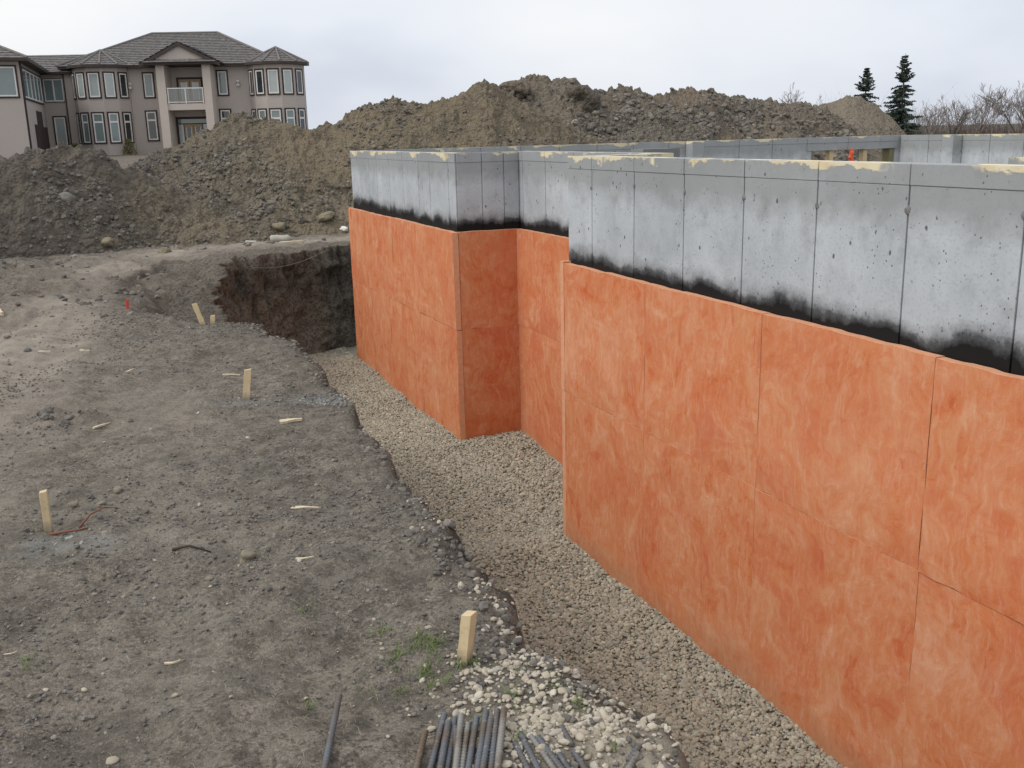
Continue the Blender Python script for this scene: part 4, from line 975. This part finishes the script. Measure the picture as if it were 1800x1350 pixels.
# crumpled clear plastic bottle by the heap
mb = MB(); mb.tube([(-0.16, 0, 0.06), (-0.14, 0, 0.06), (-0.05, 0.01, 0.06), (0.04, 0.0, 0.055), (0.10, -0.01, 0.06), (0.135, -0.01, 0.06), (0.15, -0.01, 0.06), (0.18, -0.01, 0.06)], [0.045, 0.06, 0.062, 0.055, 0.062, 0.045, 0.022, 0.022], 12)
bt = mb.build('plastic_bottle', M_PLASTIC, None, True); bt.location = (-3.55, 15.62, gz(-3.55, 15.62)); bt.rotation_euler = (0, 0, 0.15)
tag(bt, 'dusty plastic bottle lying beside the short board end', 'bottle')

# ------------------------------------------------------------------ steel bars
BARS = [((-0.525, 2.594), (-0.509, 2.29), 'g', 0), ((-0.26, 2.409), (-0.268, 2.281), 'r', 1), ((-0.214, 2.503), (-0.233, 2.279), 'g', 1), ((-0.199, 2.452), (-0.207, 2.278), 'g', 1),
        ((-0.183, 2.487), (-0.192, 2.278), 'g', 1), ((-0.18, 2.438), (-0.166, 2.277), 'g', 1), ((-0.165, 2.487), (-0.168, 2.277), 'd', 1), ((-0.146, 2.455), (-0.153, 2.276), 'd', 1),
        ((-0.122, 2.474), (-0.134, 2.275), 'g', 1), ((-0.095, 2.492), (-0.109, 2.274), 'g', 1), ((-0.08, 2.45), (-0.094, 2.274), 'g', 1), ((-0.063, 2.491), (-0.074, 2.273), 'g', 1), ((-0.044, 2.484), (-0.057, 2.272), 'd', 1),
        ((-0.013, 2.355), (0.01, 2.27), 'g', 2), ((0.0, 2.396), (0.035, 2.269), 'g', 2), ((0.029, 2.384), (0.074, 2.267), 'd', 2), ((0.047, 2.373), (0.09, 2.267), 'g', 2), ((0.101, 2.303), (0.113, 2.266), 'g', 2), ((0.143, 2.328), (0.162, 2.264), 'g', 2),
        ((0.114, 2.431), (0.135, 2.354), 'g', 3), ((0.32, 2.372), (0.286, 2.308), 'g', 4), ((0.297, 2.29), (0.281, 2.259), 'd', 5)]
ORD = ['first', 'second', 'third', 'fourth', 'fifth', 'sixth', 'seventh', 'eighth', 'ninth', 'tenth', 'eleventh', 'twelfth']
cnt = {1: 0, 2: 0}
CN = {'g': 'blue grey', 'r': 'rusty brown', 'd': 'dusty'}
for i, (a, b, k, grp) in enumerate(BARS):
    a = Vector((*a, 0)); b = Vector((*b, 0)); d = (b-a).normalized()
    L_ = {0: 0.62, 1: 0.62, 2: 0.45, 3: 0.088, 4: 0.078, 5: 0.16}[grp] + (0.05*random.random() if grp in (1, 2) else 0)
    n_ = int(L_/0.0034); pts, rad_ = [], []
    za = max(gz(*(a + d*L_*u).xy) for u in (0.05, 0.3, 0.6, 0.95))
    r0 = 0.0082
    lift = r0*0.8 + (0.010 if (grp == 1 and i % 3 == 0) else 0.0)
    for j in range(n_+1):
        q_ = a + d*(L_*j/n_); pts.append((q_.x, q_.y, za + lift)); rad_.append(r0*(1.24 if j % 4 == 0 else 0.93))
    c0 = Vector(pts[0])
    o_ = MB().tube([Vector(q_)-c0 for q_ in pts], rad_, 9).build('steel_bar', {'g': M_BAR_GREY, 'r': M_BAR_RUST, 'd': M_BAR_DUST}[k], None, True)
    o_.data.set_sharp_from_angle(angle=R(60)); o_.location = c0
    if grp in cnt:
        o_id = ORD[cnt[grp]]; cnt[grp] += 1
        lab = f'{CN[k]} ribbed steel bar, {o_id} from the left in the ' + ('larger bundle' if grp == 1 else 'smaller splayed bundle')
    else:
        lab = {0: 'single blue grey ribbed steel bar lying apart left of the bundles', 3: 'short blue grey steel bar end among pebbles above the smaller bundle', 4: 'short dark steel stub on the pale sand near the edge', 5: 'dusty steel stub behind the dark stub on the sand'}[grp]
    tag(o_, lab, 'rebar', 'steel bars lying on the ground')
# ------------------------------------------------------------------ the stucco house behind the heaps
t = MT('taupe stucco', 0.92, 0.15); p = t.pos()
f = t.noise(p, 0.35, 4, 0.6); f2 = t.noise(p, 14, 4, 0.6)
c = t.mix(f, (0.43, 0.388, 0.362), (0.51, 0.462, 0.432)); c = t.mix(t.ramp(f2, [(0.4, 0.25), (0.6, 0.0)]), c, (0.37, 0.32, 0.29))
t.color(c); t.bump(f2, 0.3, 0.02); M_STUCCO = t.m
M_STUCCO_L = plain('light stucco trim', (0.55, 0.49, 0.445), 0.9, 0.08, 2.0)
M_TRIM = plain('dark brown trim', (0.050, 0.036, 0.032), 0.7, 0.2, 3.0)
M_SASH = plain('white window sash', (0.74, 0.74, 0.73), 0.5, 0.05, 3.0)
M_GUTTER = plain('dark eave board', (0.060, 0.046, 0.042), 0.6, 0.2, 3.0)
M_DOORW = plain('tan door wood', (0.34, 0.265, 0.175), 0.6, 0.15, 5.0)
def glass_mat(name, c, rough=0.05):
    t = MT(name, rough, 0.9); n_ = t.noise(t.pos(), 1.7, 3)
    t.color(t.mix(n_, tuple(x*0.75 for x in c), c)); return t.m
M_GL_BLIND_SKY = glass_mat('pale glass with blinds and painted sky', (0.42, 0.48, 0.475)); M_GL_TEAL = glass_mat('greenish glass', (0.20, 0.265, 0.265)); M_GL_DARK = glass_mat('dark glass', (0.03, 0.036, 0.04))  # blind and greenish panes: base colour lightened to carry the sky's reflection
t = MT('concrete roof tile', 0.85, 0.25); p = t.pos()
f = t.noise(p, 4.5, 3); f2 = t.noise(p, 12, 4, 0.6)
c = t.ramp(f, [(0.34, (0.13, 0.122, 0.122)), (0.5, (0.185, 0.174, 0.174)), (0.66, (0.25, 0.236, 0.235))])
t.color(t.mix(t.ramp(f2, [(0.4, 0.3), (0.6, 0.0)]), c, (0.06, 0.053, 0.05))); t.bump(f2, 0.3, 0.02); M_TILE = t.m
M_CAP = plain('roof hip cap', (0.185, 0.175, 0.172), 0.85, 0.2, 3.0)
M_RAILGL = glass_mat('railing glass', (0.4, 0.42, 0.42), 0.05); M_RAILGL.node_tree.nodes['Principled BSDF'].inputs['Alpha'].default_value = 0.3
HO = Vector((-24.0, 75.0, 2.35)); HZ = HO.z
HROT = R(4.0)
house = empty('house', HO + Vector((-0.05, 0, 0)), HROT); house.scale = (0.965, 1, 1); tag(house, 'two-storey taupe stucco house with brown tiled roofs behind the soil heaps', 'house')
def hb(mb, name, mat, parent=house, smooth=False):
    mb.v = [tuple(Vector(v) - HO) for v in mb.v]; o_ = mb.build(name, mat, None, smooth); o_.parent = parent; return o_
def course_roof(mb, eL, eR, rL, rR, n, lip=0.06):
    """sloping roof plane in stepped tile courses between an eave line and a ridge line"""
    eL, eR, rL, rR = map(Vector, (eL, eR, rL, rR))
    nrm_ = (eR-eL).cross(rL-eL if (rL-eL).length > 0.01 else rR-eL).normalized()
    if nrm_.z < 0: nrm_ = -nrm_
    for i in range(n):
        t0, t1 = i/n, (i+1)/n
        a0, b0 = eL.lerp(rL, t0), eR.lerp(rR, t0); a1, b1 = eL.lerp(rL, t1), eR.lerp(rR, t1)
        mb.add([a0+nrm_*lip, b0+nrm_*lip, b1+nrm_*0.006, a1+nrm_*0.006, a0, b0], [(0, 1, 2, 3), (4, 5, 1, 0)])
    return mb
def win(M_, w, h, glass, transom=0.0, mull=0, parent=house, trim=True, depth=0.10):
    """window in a local frame: x along wall, -y outward, z up from the sill; three nested meshes"""
    b = 0.10 if trim else 0.04
    tr_ = MB()
    for x0, x1, z0, z1 in ((-w/2-b, -w/2, -b, h+b), (w/2, w/2+b, -b, h+b), (-w/2, w/2, -b, 0), (-w/2, w/2, h, h+b)):
        tr_.box(x0, x1, -0.06, 0.04, z0, z1, M_)
    wo = hb(tr_, 'window', M_TRIM, parent)
    fr = MB(); s_ = 0.085
    for x0, x1, z0, z1 in ((-w/2, -w/2+s_, 0, h), (w/2-s_, w/2, 0, h), (-w/2+s_, w/2-s_, 0, s_), (-w/2+s_, w/2-s_, h-s_, h)):
        fr.box(x0, x1, -0.045, 0.02, z0, z1, M_)
    if transom: fr.box(-w/2+s_, w/2-s_, -0.044, 0.02, h*transom-0.06, h*transom+0.06, M_)
    for k in range(mull):
        xm = -w/2 + w*(k+1)/(mull+1); fr.box(xm-0.05, xm+0.05, -0.044, 0.02, s_, h-s_, M_)
    fo = hb(fr, 'sash', M_SASH); fo.parent = wo
    pn = MB(); pn.box(-w/2+0.02, w/2-0.02, -0.012, 0.016, 0.02, h-0.02, M_)
    po = hb(pn, 'pane', glass); po.parent = wo
    return wo
def MX(x, y, z, ang=0.0): return Matrix.Translation((x, y, z)) @ Matrix.Rotation(ang, 4, 'Z')
EAVE = 8.42
# walls
hb(MB().box(-31.85, -15.6, 75.0, 87.0, HZ-0.6, EAVE), 'main_wall', M_STUCCO)
hb(MB().box(-33.6, -31.853, 75.15, 84.0, HZ-0.6, 8.1), 'link_wall', M_STUCCO)
def bay_tower(cx_, seed):
    ap = 2.02; Rr = ap/math.cos(R(15)); pts = []
    for k in range(-3, 3): a = R(15+30*k); pts.append((cx_+Rr*math.sin(a), 75.35-Rr*math.cos(a)))
    poly = [(cx_-Rr*math.sin(R(75)), 75.6)] + pts + [(cx_+Rr*math.sin(R(75)), 75.6)]
    hb(MB().prism(poly, HZ-0.6, EAVE), 'bay_tower', M_STUCCO)
    gl = random.Random(seed)
    for k in range(-2, 3):
        a = R(30*k); M_ = MX(cx_+ap*math.sin(a), 75.35-ap*math.cos(a), 0, a)
        w_ = 0.74 if k == 0 else 0.66
        M1 = M_.copy(); M1.translation.z = 6.42; win(M1, w_, 1.62, M_GL_DARK if (abs(k) == 2 or (seed == 2 and k == -1)) else M_GL_BLIND_SKY)
        M2 = M_.copy(); M2.translation.z = 3.32; win(M2, w_, 2.0, M_GL_DARK if abs(k) == 2 else M_GL_TEAL, 0.70)
    # eave ring and faceted roof
    Re = Rr+0.36; er = [(cx_+Re*math.sin(R(15+30*k)), 75.35-Re*math.cos(R(15+30*k))) for k in range(-4, 4)]
    hb(MB().prism(er, EAVE+0.003, EAVE+0.17), 'bay_eave', M_GUTTER)
    rf = MB(); apx = (cx_, 75.6, EAVE+1.30)
    for (a, b) in zip(er[:-1], er[1:]): course_roof(rf, (*a, EAVE+0.16), (*b, EAVE+0.16), apx, apx, 8, 0.05)
    ro_ = hb(rf, 'bay_roof', M_TILE)
    cp_ = MB()
    for a in er: cp_.tube([Vector((*a, EAVE+0.22)), Vector(apx)+Vector((0, 0, 0.06))], [0.075, 0.05], 6)
    cpo = hb(cp_, 'hip_cap', M_CAP); cpo.parent = ro_
bay_tower(-29.05, 1); bay_tower(-16.2, 2)
# main hip roof
eA, eB, eC, eD = (-32.0, 74.4, EAVE+0.15), (-15.5, 74.4, EAVE+0.15), (-16.3, 87.6, EAVE+0.15), (-32.0, 87.6, EAVE+0.15)
r1, r2 = (-26.6, 81.0, 11.3), (-21.5, 81.0, 11.3)
rf = MB(); course_roof(rf, eA, eB, r1, r2, 19); course_roof(rf, eB, eC, r2, r2, 19); course_roof(rf, eC, eD, r2, r1, 12); course_roof(rf, eD, eA, r1, r1, 20)
mr = hb(rf, 'main_roof', M_TILE)
cp_ = MB()
for a, b in ((eA, r1), (eB, r2), (r1, r2)): cp_.tube([Vector(a)+Vector((0, 0, 0.06)), Vector(b)+Vector((0, 0, 0.06))], 0.09, 6)
cpo = hb(cp_, 'hip_cap', M_CAP); cpo.parent = mr
hb(MB().box(-31.9, -16.4, 74.45, 87.5, EAVE+0.002, EAVE+0.145), 'main_eave', M_GUTTER)
# link roof and link windows
rf = MB(); course_roof(rf, (-36.0, 74.5, 8.22), (-30.9, 74.5, 8.22), (-36.0, 79.0, 9.75), (-30.9, 79.0, 9.75), 10)
course_roof(rf, (-30.9, 84.0, 8.22), (-36.0, 84.0, 8.22), (-30.9, 79.0, 9.75), (-36.0, 79.0, 9.75), 6); hb(rf, 'link_roof', M_TILE)
hb(MB().box(-36.0, -31.0, 74.55, 84, 8.103, 8.21), 'link_eave', M_GUTTER)
win(MX(-32.6, 75.14, 6.25), 1.42, 1.55, M_GL_TEAL, 0, 1, trim=False)
win(MX(-32.45, 75.14, 3.1), 0.80, 2.05, M_GL_BLIND_SKY)
hb(MB().tube([(-31.75, 74.95, 8.3), (-31.75, 74.95, 2.2)], 0.05, 6), 'downpipe', M_GUTTER)
# windows of the main wall
win(MX(-25.62, 74.99, 6.42), 0.66, 1.62, M_GL_TEAL); win(MX(-25.68, 74.99, 3.42), 0.70, 1.98, M_GL_DARK, 0.70)
win(MX(-20.2, 74.99, 6.48), 0.66, 1.62, M_GL_TEAL); win(MX(-20.2, 74.99, 3.42), 0.70, 1.98, M_GL_DARK, 0.70)
for x_, z_ in ((-26.95, 7.0), (-19.05, 7.05)):
    lm = MB().tube([(x_, 74.86, z_), (x_, 74.84, z_+0.12), (x_, 74.84, z_+0.30), (x_, 74.88, z_+0.40)], [0.10, 0.15, 0.15, 0.07], 8); hb(lm, 'wall_lamp', M_SASH)
# portico with balcony
for x0, x1 in ((-24.55, -23.95), (-21.25, -20.68)):
    hb(MB().box(x0, x1, 73.2, 74.99, HZ-0.6, EAVE+0.05), 'column', M_STUCCO_L)
hb(MB().box(-23.947, -21.253, 73.3, 74.99, 5.42, 5.86), 'balcony_slab', M_STUCCO_L)
rail = MB()
for x_ in (-23.85, -22.60, -21.35): rail.box(x_-0.035, x_+0.035, 73.26, 73.33, 5.862, 6.86)
rail.box(-23.9, -21.3, 73.255, 73.335, 6.863, 6.94); rail.box(-23.815, -21.385, 73.27, 73.32, 5.93, 5.99)
rl = hb(rail, 'balcony_railing', M_SASH)
for a, b in ((-23.81, -22.64), (-22.56, -21.39)):
    pg = hb(MB().box(a, b, 73.285, 73.30, 6.0, 6.85), 'glass_panel', M_RAILGL); pg.parent = rl
ped = MB(); yF = 72.9
ped.add([(-25.3, yF, EAVE+0.22), (-20.1, yF, EAVE+0.22), (-22.7, yF, EAVE+1.45), (-25.3, 75.4, EAVE+0.22), (-20.1, 75.4, EAVE+0.22), (-22.7, 77.5, EAVE+1.45)], [(0, 1, 2), (0, 2, 5, 3), (1, 4, 5, 2), (0, 3, 4, 1)])
pdo = hb(ped, 'pediment', M_STUCCO)
pr = MB(); course_roof(pr, (-25.55, 72.7, EAVE+0.16), (-25.55, 77.5, EAVE+0.16), (-22.7, 72.7, EAVE+1.56), (-22.7, 77.5, EAVE+1.56), 7); course_roof(pr, (-19.85, 72.7, EAVE+0.16), (-19.85, 77.5, EAVE+0.16), (-22.7, 72.7, EAVE+1.56), (-22.7, 77.5, EAVE+1.56), 7)
o_ = hb(pr, 'pediment_roof', M_TILE); o_.parent = pdo
fb_ = MB()
for sx in (-1, 1):
    L_ = Vector((sx*2.85, 0, -1.40)); a = Vector((-22.7, 72.72, EAVE+1.54)); b = a+L_
    n_ = Vector((0, 0, -0.24)); y_ = Vector((0, 0.12, 0)); fb_.add([a, b, b+n_, a+n_, a+y_, b+y_, b+n_+y_, a+n_+y_], [(0, 1, 2, 3), (7, 6, 5, 4), (0, 4, 5, 1), (1, 5, 6, 2), (2, 6, 7, 3), (3, 7, 4, 0)])
fb_.box(-25.4, -20.0, 72.75, 75, EAVE+0.053, EAVE+0.20)
o_ = hb(fb_, 'verge_board', M_GUTTER); o_.parent = pdo
o_ = hb(course_roof(MB(), (-25.35, 72.62, EAVE+0.205), (-20.05, 72.62, EAVE+0.205), (-25.0, 72.88, EAVE+0.42), (-20.4, 72.88, EAVE+0.42), 2, 0.03), 'pent_roof', M_TILE); o_.parent = pdo
def door_set(x_, z_, w, h, sidelights):
    surround = hb(MB().box(-w/2-0.14, w/2+0.14, -0.03, 0.03, 0, h+0.14, MX(x_, 74.985, z_)), 'door_surround', M_TRIM)
    ww = w*0.60 if sidelights else w
    hd = h*0.83 if sidelights else h
    for sx in (-1, 1):
        dd = hb(MB().box(sx*ww/4-ww/4+0.015, sx*ww/4+ww/4-0.015, -0.07, -0.033, 0.02, hd, MX(x_, 74.985, z_)), 'door', M_DOORW)
        g_ = hb(MB().box(sx*ww/4-ww*0.12, sx*ww/4+ww*0.12, -0.085, -0.072, hd*0.18, hd*0.88, MX(x_, 74.985, z_)), 'door_pane', M_GL_BLIND_SKY if not sidelights else M_GL_DARK); g_.parent = dd
        fr = MB()
        for x0, x1, z0, z1 in ((-ww*0.15, -ww*0.12, hd*0.16, hd*0.90), (ww*0.12, ww*0.15, hd*0.16, hd*0.90)): fr.box(sx*ww/4+x0, sx*ww/4+x1, -0.088, -0.072, z0, z1, MX(x_, 74.985, z_))
        g_ = hb(fr, 'door_bead', M_SASH); g_.parent = dd
        if sidelights:
            o2 = hb(MB().box(sx*(ww/2+0.05) if sx > 0 else -w/2+0.04, w/2-0.04 if sx > 0 else -(ww/2+0.05), -0.06, -0.033, 0.05, hd, MX(x_, 74.985, z_)), 'sidelight', M_GL_BLIND_SKY); o2.parent = surround
    if sidelights:
        o2 = hb(MB().box(-w/2+0.04, w/2-0.04, -0.06, -0.033, hd+0.07, h-0.03, MX(x_, 74.985, z_)), 'transom_light', M_GL_TEAL); o2.parent = surround
    return surround
door_set(-22.62, 5.87, 1.65, 1.72, False); door_set(-22.65, 2.55, 2.25, 2.3, True)
# projecting wing at the left, turned a little towards the entrance
_ri = Matrix.Rotation(-HROT, 4, 'Z'); wc = _ri @ (Vector((-29.25, 63.0, 0)) - HO - Vector((-0.05, 0, 0))); wc.x /= 0.965; wc = wc + HO; wc.z = 0; sdir = (_ri @ Vector((-4.15, 12.0, 0))).normalized(); fdir = Vector((-sdir.y, sdir.x, 0))
WM = Matrix(((sdir.y, sdir.x, 0, wc.x), (-sdir.x, sdir.y, 0, wc.y), (0, 0, 1, 0), (0, 0, 0, 1)))   # local x to the right along the front, y back, corner at the origin
hb(MB().box(-11, 0, 0, 13.6, HZ-0.6, 8.15, WM), 'wing_wall', M_STUCCO)
hb(MB().box(-11.6, 0.62, -0.6, 14.0, 8.153, 8.30, WM), 'wing_eave', M_GUTTER)
rf = MB(); e_ = [WM @ Vector(q_) for q_ in ((-11.6, -0.6, 8.30), (0.62, -0.6, 8.30), (0.62, 14, 8.30), (-11.6, 14, 8.30))]; ra, rb = WM @ Vector((-5.5, 5.4, 11.0)), WM @ Vector((-5.5, 9.5, 11.0))
course_roof(rf, e_[0], e_[1], ra, ra, 16); course_roof(rf, e_[1], e_[2], ra, rb, 16); course_roof(rf, e_[2], e_[3], rb, rb, 10); course_roof(rf, e_[3], e_[0], rb, ra, 10)
wr = hb(rf, 'wing_roof', M_TILE)
cp_ = MB(); cp_.tube([e_[1]+Vector((0, 0, .06)), ra+Vector((0, 0, .06))], 0.09, 6); o_ = hb(cp_, 'hip_cap', M_CAP); o_.parent = wr
win(WM @ MX(-1.75, -0.01, 6.13), 3.0, 1.72, M_GL_TEAL, 0, 0)
win(WM @ MX(0.01, 6.0, 6.1, R(90)), 10.2, 1.72, M_GL_TEAL, 0, 4)
dk = MB()
for y0, y1, h_ in ((4.2, 6.0, 2.2), (6.003, 9.0, 3.1), (9.003, 11.5, 2.1)): dk.box(0.003, 0.06, y0, y1, HZ-0.4, HZ+h_, WM)
hb(dk, 'stepped_doorway', M_TRIM)
hb(MB().tube([WM @ Vector((0.06, 0.25, 8.2)), WM @ Vector((0.06, 0.25, 2.0))], 0.06, 6), 'downpipe', M_GUTTER)
hb(MB().box(-2.6, -1.9, -0.05, -0.003, 5.55, 5.68, WM), 'wall_vent', M_STUCCO_L)
# low annex at the right end
hb(MB().box(-15.597, -14.75, 76.5, 80, HZ-0.6, 6.0), 'annex_wall', M_STUCCO)
an = MB(); course_roof(an, (-15.59, 76.0, 6.0), (-14.45, 76.0, 6.0), (-15.59, 78.2, 6.75), (-15.0, 78.2, 6.75), 4); hb(an, 'annex_roof', M_TILE)

def bush(loc, h, label, seed):
    r_ = random.Random(seed); mb = MB()
    for _ in range(420):
        z = r_.random(); rr = 0.5*h*(0.25+0.75*(1-z))*math.sqrt(r_.random()); a = r_.uniform(0, 6.283)
        c_ = Vector((rr*math.cos(a), rr*math.sin(a), z*h)); d = Vector((r_.gauss(0, 1), r_.gauss(0, 1), r_.gauss(0.6, 1))).normalized()*0.13; s2 = d.cross(Vector((r_.gauss(0, 1), r_.gauss(0, 1), r_.gauss(0, 1)))).normalized()*0.05
        mb.add([c_-s2, c_+s2, c_+d], [(0, 1, 2)])
    root = empty('shrub', loc); tag(root, label, 'shrub', 'shrubs planted along the house front')
    mb.build('foliage', plain('spring leaves', (0.15, 0.15, 0.055), 0.8, 0.4, 3.0), root)
    MB().tube([(0, 0, -0.1), (0.02, 0, h*0.5), (0, 0, h*0.9)], [0.03, 0.02, 0.008], 5).build('stem', M_ROOT, root)
bush((-30.4, 72.4, 2.2), 1.05, 'small yellow green shrub below the left bay windows of the house', 5)
bush((-27.0, 73.4, 2.25), 1.25, 'small green shrub between the left bay and the lone window', 6)
# ------------------------------------------------------------------ spruces and bare trees beyond the heaps
M_BARK = plain('grey bark', (0.105, 0.088, 0.075), 0.95, 0.3, 4.0)
M_TWIG = plain('bare twigs', (0.25, 0.225, 0.21), 0.95, 0.3, 2.0)
M_SPRUCE = plain('spruce needles', (0.062, 0.085, 0.066), 0.85, 0.5, 2.2)
def spruce(loc, h, base_r, label, seed):
    r_ = random.Random(seed); root = empty('spruce_tree', loc); tag(root, label, 'spruce', 'spruces behind the end heap')
    MB().tube([(0, 0, -0.3), (0, 0, h*0.5), (0.02, 0, h)], [h*0.020, h*0.012, 0.012], 7).build('trunk', M_BARK, root, True)
    mb = MB(); z = 0.06*h
    while z < h*0.985:
        f_ = 1-z/h; L0 = base_r*(f_**0.85) + 0.05
        for k in range(r_.randint(6, 9)):
            a = r_.uniform(0, 6.283); L_ = L0*r_.uniform(0.35, 1.2); dr = r_.uniform(-0.42, -0.12) if f_ > 0.25 else r_.uniform(0.1, 0.7)
            dv = Vector((math.cos(a), math.sin(a), dr)).normalized(); nseg = max(3, int(L_/0.10))
            for j in range(nseg):
                u = (j+0.6)/nseg; pc = Vector((0, 0, z)) + dv*L_*u + Vector((0, 0, 0.12*L_*u*u))
                for _ in range(6):
                    sd3 = Vector((-math.sin(a), math.cos(a), 0))*r_.choice((-1, 1)); q_ = (dv*0.7 + sd3*r_.uniform(0.2, 1.0) + Vector((0, 0, r_.uniform(-0.75, 0.15)))).normalized()*(0.10+0.18*L_*(1-u*0.6))*r_.uniform(0.7, 1.3)
                    s2 = q_.cross(Vector((r_.gauss(0, 1), r_.gauss(0, 1), r_.gauss(0, 1)))).normalized()*0.05
                    mb.add([pc-s2, pc+s2, pc+q_], [(0, 1, 2)])
        z += h*r_.uniform(0.018, 0.032)
    mb.build('crown', M_SPRUCE, root)
spruce((20.9, 60, 1.15), 5.3, 1.75, 'shorter dark spruce rising behind the tan end heap', 1)
spruce((21.15, 55, 1.10), 5.75, 1.55, 'taller dark spruce standing in the open beside the bare trees', 2)
def bare_mesh(h, seed, spread=0.5, nlev=6, thick=0.017):
    r_ = random.Random(seed); tk, tw = MB(), MB()
    def grow(p_, d, L_, r0, lev):
        n_ = 3; pts = [p_]; dd = d.copy()
        for i in range(n_):
            dd = (dd + Vector((r_.gauss(0, .13), r_.gauss(0, .13), r_.gauss(0.05, .08)))).normalized(); pts.append(pts[-1] + dd*L_/n_)
        (tk if lev < 2 else tw).tube(pts, [r0*(1-0.45*i/n_) for i in range(n_+1)], 5 if lev < 2 else 3, False)
        if lev >= nlev: return
        for k in range(r_.randint(2, 3) if lev else r_.randint(3, 5)):
            q_ = pts[r_.choice((1, 2, 3) if lev else (1, 2, 3, 3))]; a = r_.uniform(0, 6.283)
            nd = (dd + Vector((math.cos(a), math.sin(a), r_.uniform(-0.1, 0.35)))*spread*r_.uniform(0.7, 1.4)).normalized()
            grow(q_, nd, L_*r_.uniform(0.55, 0.8), max(r0*0.56, 0.0095), lev+1)
    grow(Vector((0, 0, -0.2)), Vector((r_.gauss(0, .08), r_.gauss(0, .08), 1)).normalized(), h*0.36, thick*h*0.8, 0)
    return tk, tw
protos = []
for k in range(5):
    tk, tw = bare_mesh(1.0*4.2, 30+k)
    a_ = bpy.data.meshes.new('trunk'); a_.from_pydata(tk.v, [], tk.f); a_.update(); a_.materials.append(M_BARK)
    b_ = bpy.data.meshes.new('twigs'); b_.from_pydata(tw.v, [], tw.f); b_.update(); b_.materials.append(M_TWIG)
    protos.append((a_, b_))
def bare_tree(x_, y_, h, k, label, group):
    root = empty('bare_tree', (x_, y_, float(base_z(np.array([x_]), np.array([y_]))[0])), random.uniform(0, 6)); h *= 0.88; root.scale = (h/4.2*random.uniform(0.9, 1.15), h/4.2, h/4.2)
    tag(root, label, 'tree', group)
    link_mesh('trunk', protos[k][0], None, root); link_mesh('crown', protos[k][1], None, root)
HB = 'bare trees behind the back heap'; RB = 'bare trees beyond the foundation at the right'
for i, (x_, y_, h, lab) in enumerate([(18.1, 70, 5.2, 'small bare tree, leftmost of those behind the heap crest'), (19.6, 71, 6.3, 'tallest bare tree behind the crest of the back heap'), (20.6, 70, 5.7, 'bare tree just right of the tallest one behind the heap crest'), (21.6, 72, 5.2, 'low bare tree close to the tan heap, rightmost behind the crest')]):
    bare_tree(x_, y_, h, i % 5, lab, HB)
rb = [(26.0, 63, 4.3, 'first'), (27.4, 64, 4.7, 'second'), (29.0, 66, 5.8, 'third'), (30.1, 64, 5.5, 'fourth'), (31.2, 67, 6.2, 'fifth'), (32.2, 64, 5.6, 'sixth'), (33.4, 66, 6.0, 'seventh'), (34.6, 66, 5.6, 'eighth'), (36.0, 67, 5.8, 'ninth')]
for i, (x_, y_, h, od) in enumerate(rb):
    bare_tree(x_, y_, h, (i*2+1) % 5, f'bare leafless tree, {od} from the taller spruce going right', RB)
# continuous brush along the field edge
r_ = random.Random(77); br = MB()
for _ in range(13000):
    x_ = r_.uniform(12, 60); y_ = r_.uniform(56, 75) + 0.2*x_; h = r_.uniform(1.0, 3.7)*(0.75+0.35*math.sin(x_*0.9)+0.2*math.sin(x_*2.3)); a = r_.uniform(0, 6.283)
    b0 = Vector((x_, y_, float(1.05))); tip = b0 + Vector((r_.gauss(0, .28)*h, r_.gauss(0, .28)*h, h+0.2)); s2 = Vector((math.cos(a), math.sin(a), 0))*0.012
    md = b0.lerp(tip, 0.55) + Vector((r_.gauss(0, .08), 0, 0))
    br.add([b0-s2, b0+s2, md+s2*0.7, md-s2*0.7, tip], [(0, 1, 2, 3), (3, 2, 4)])
    for _k in range(5):
        q_ = b0.lerp(tip, r_.uniform(0.35, 0.9)); e2 = q_ + Vector((r_.gauss(0, .3), r_.gauss(0, .3), r_.uniform(.1, .5)))*0.6; br.add([q_-s2*0.5, q_+s2*0.5, e2], [(0, 1, 2)])
tag(br.build('brush', plain('red brown brush', (0.105, 0.082, 0.070), 0.95, 0.35, 0.4)), 'reddish bare brush along the field edge beyond the foundation', 'brush', kind='stuff')
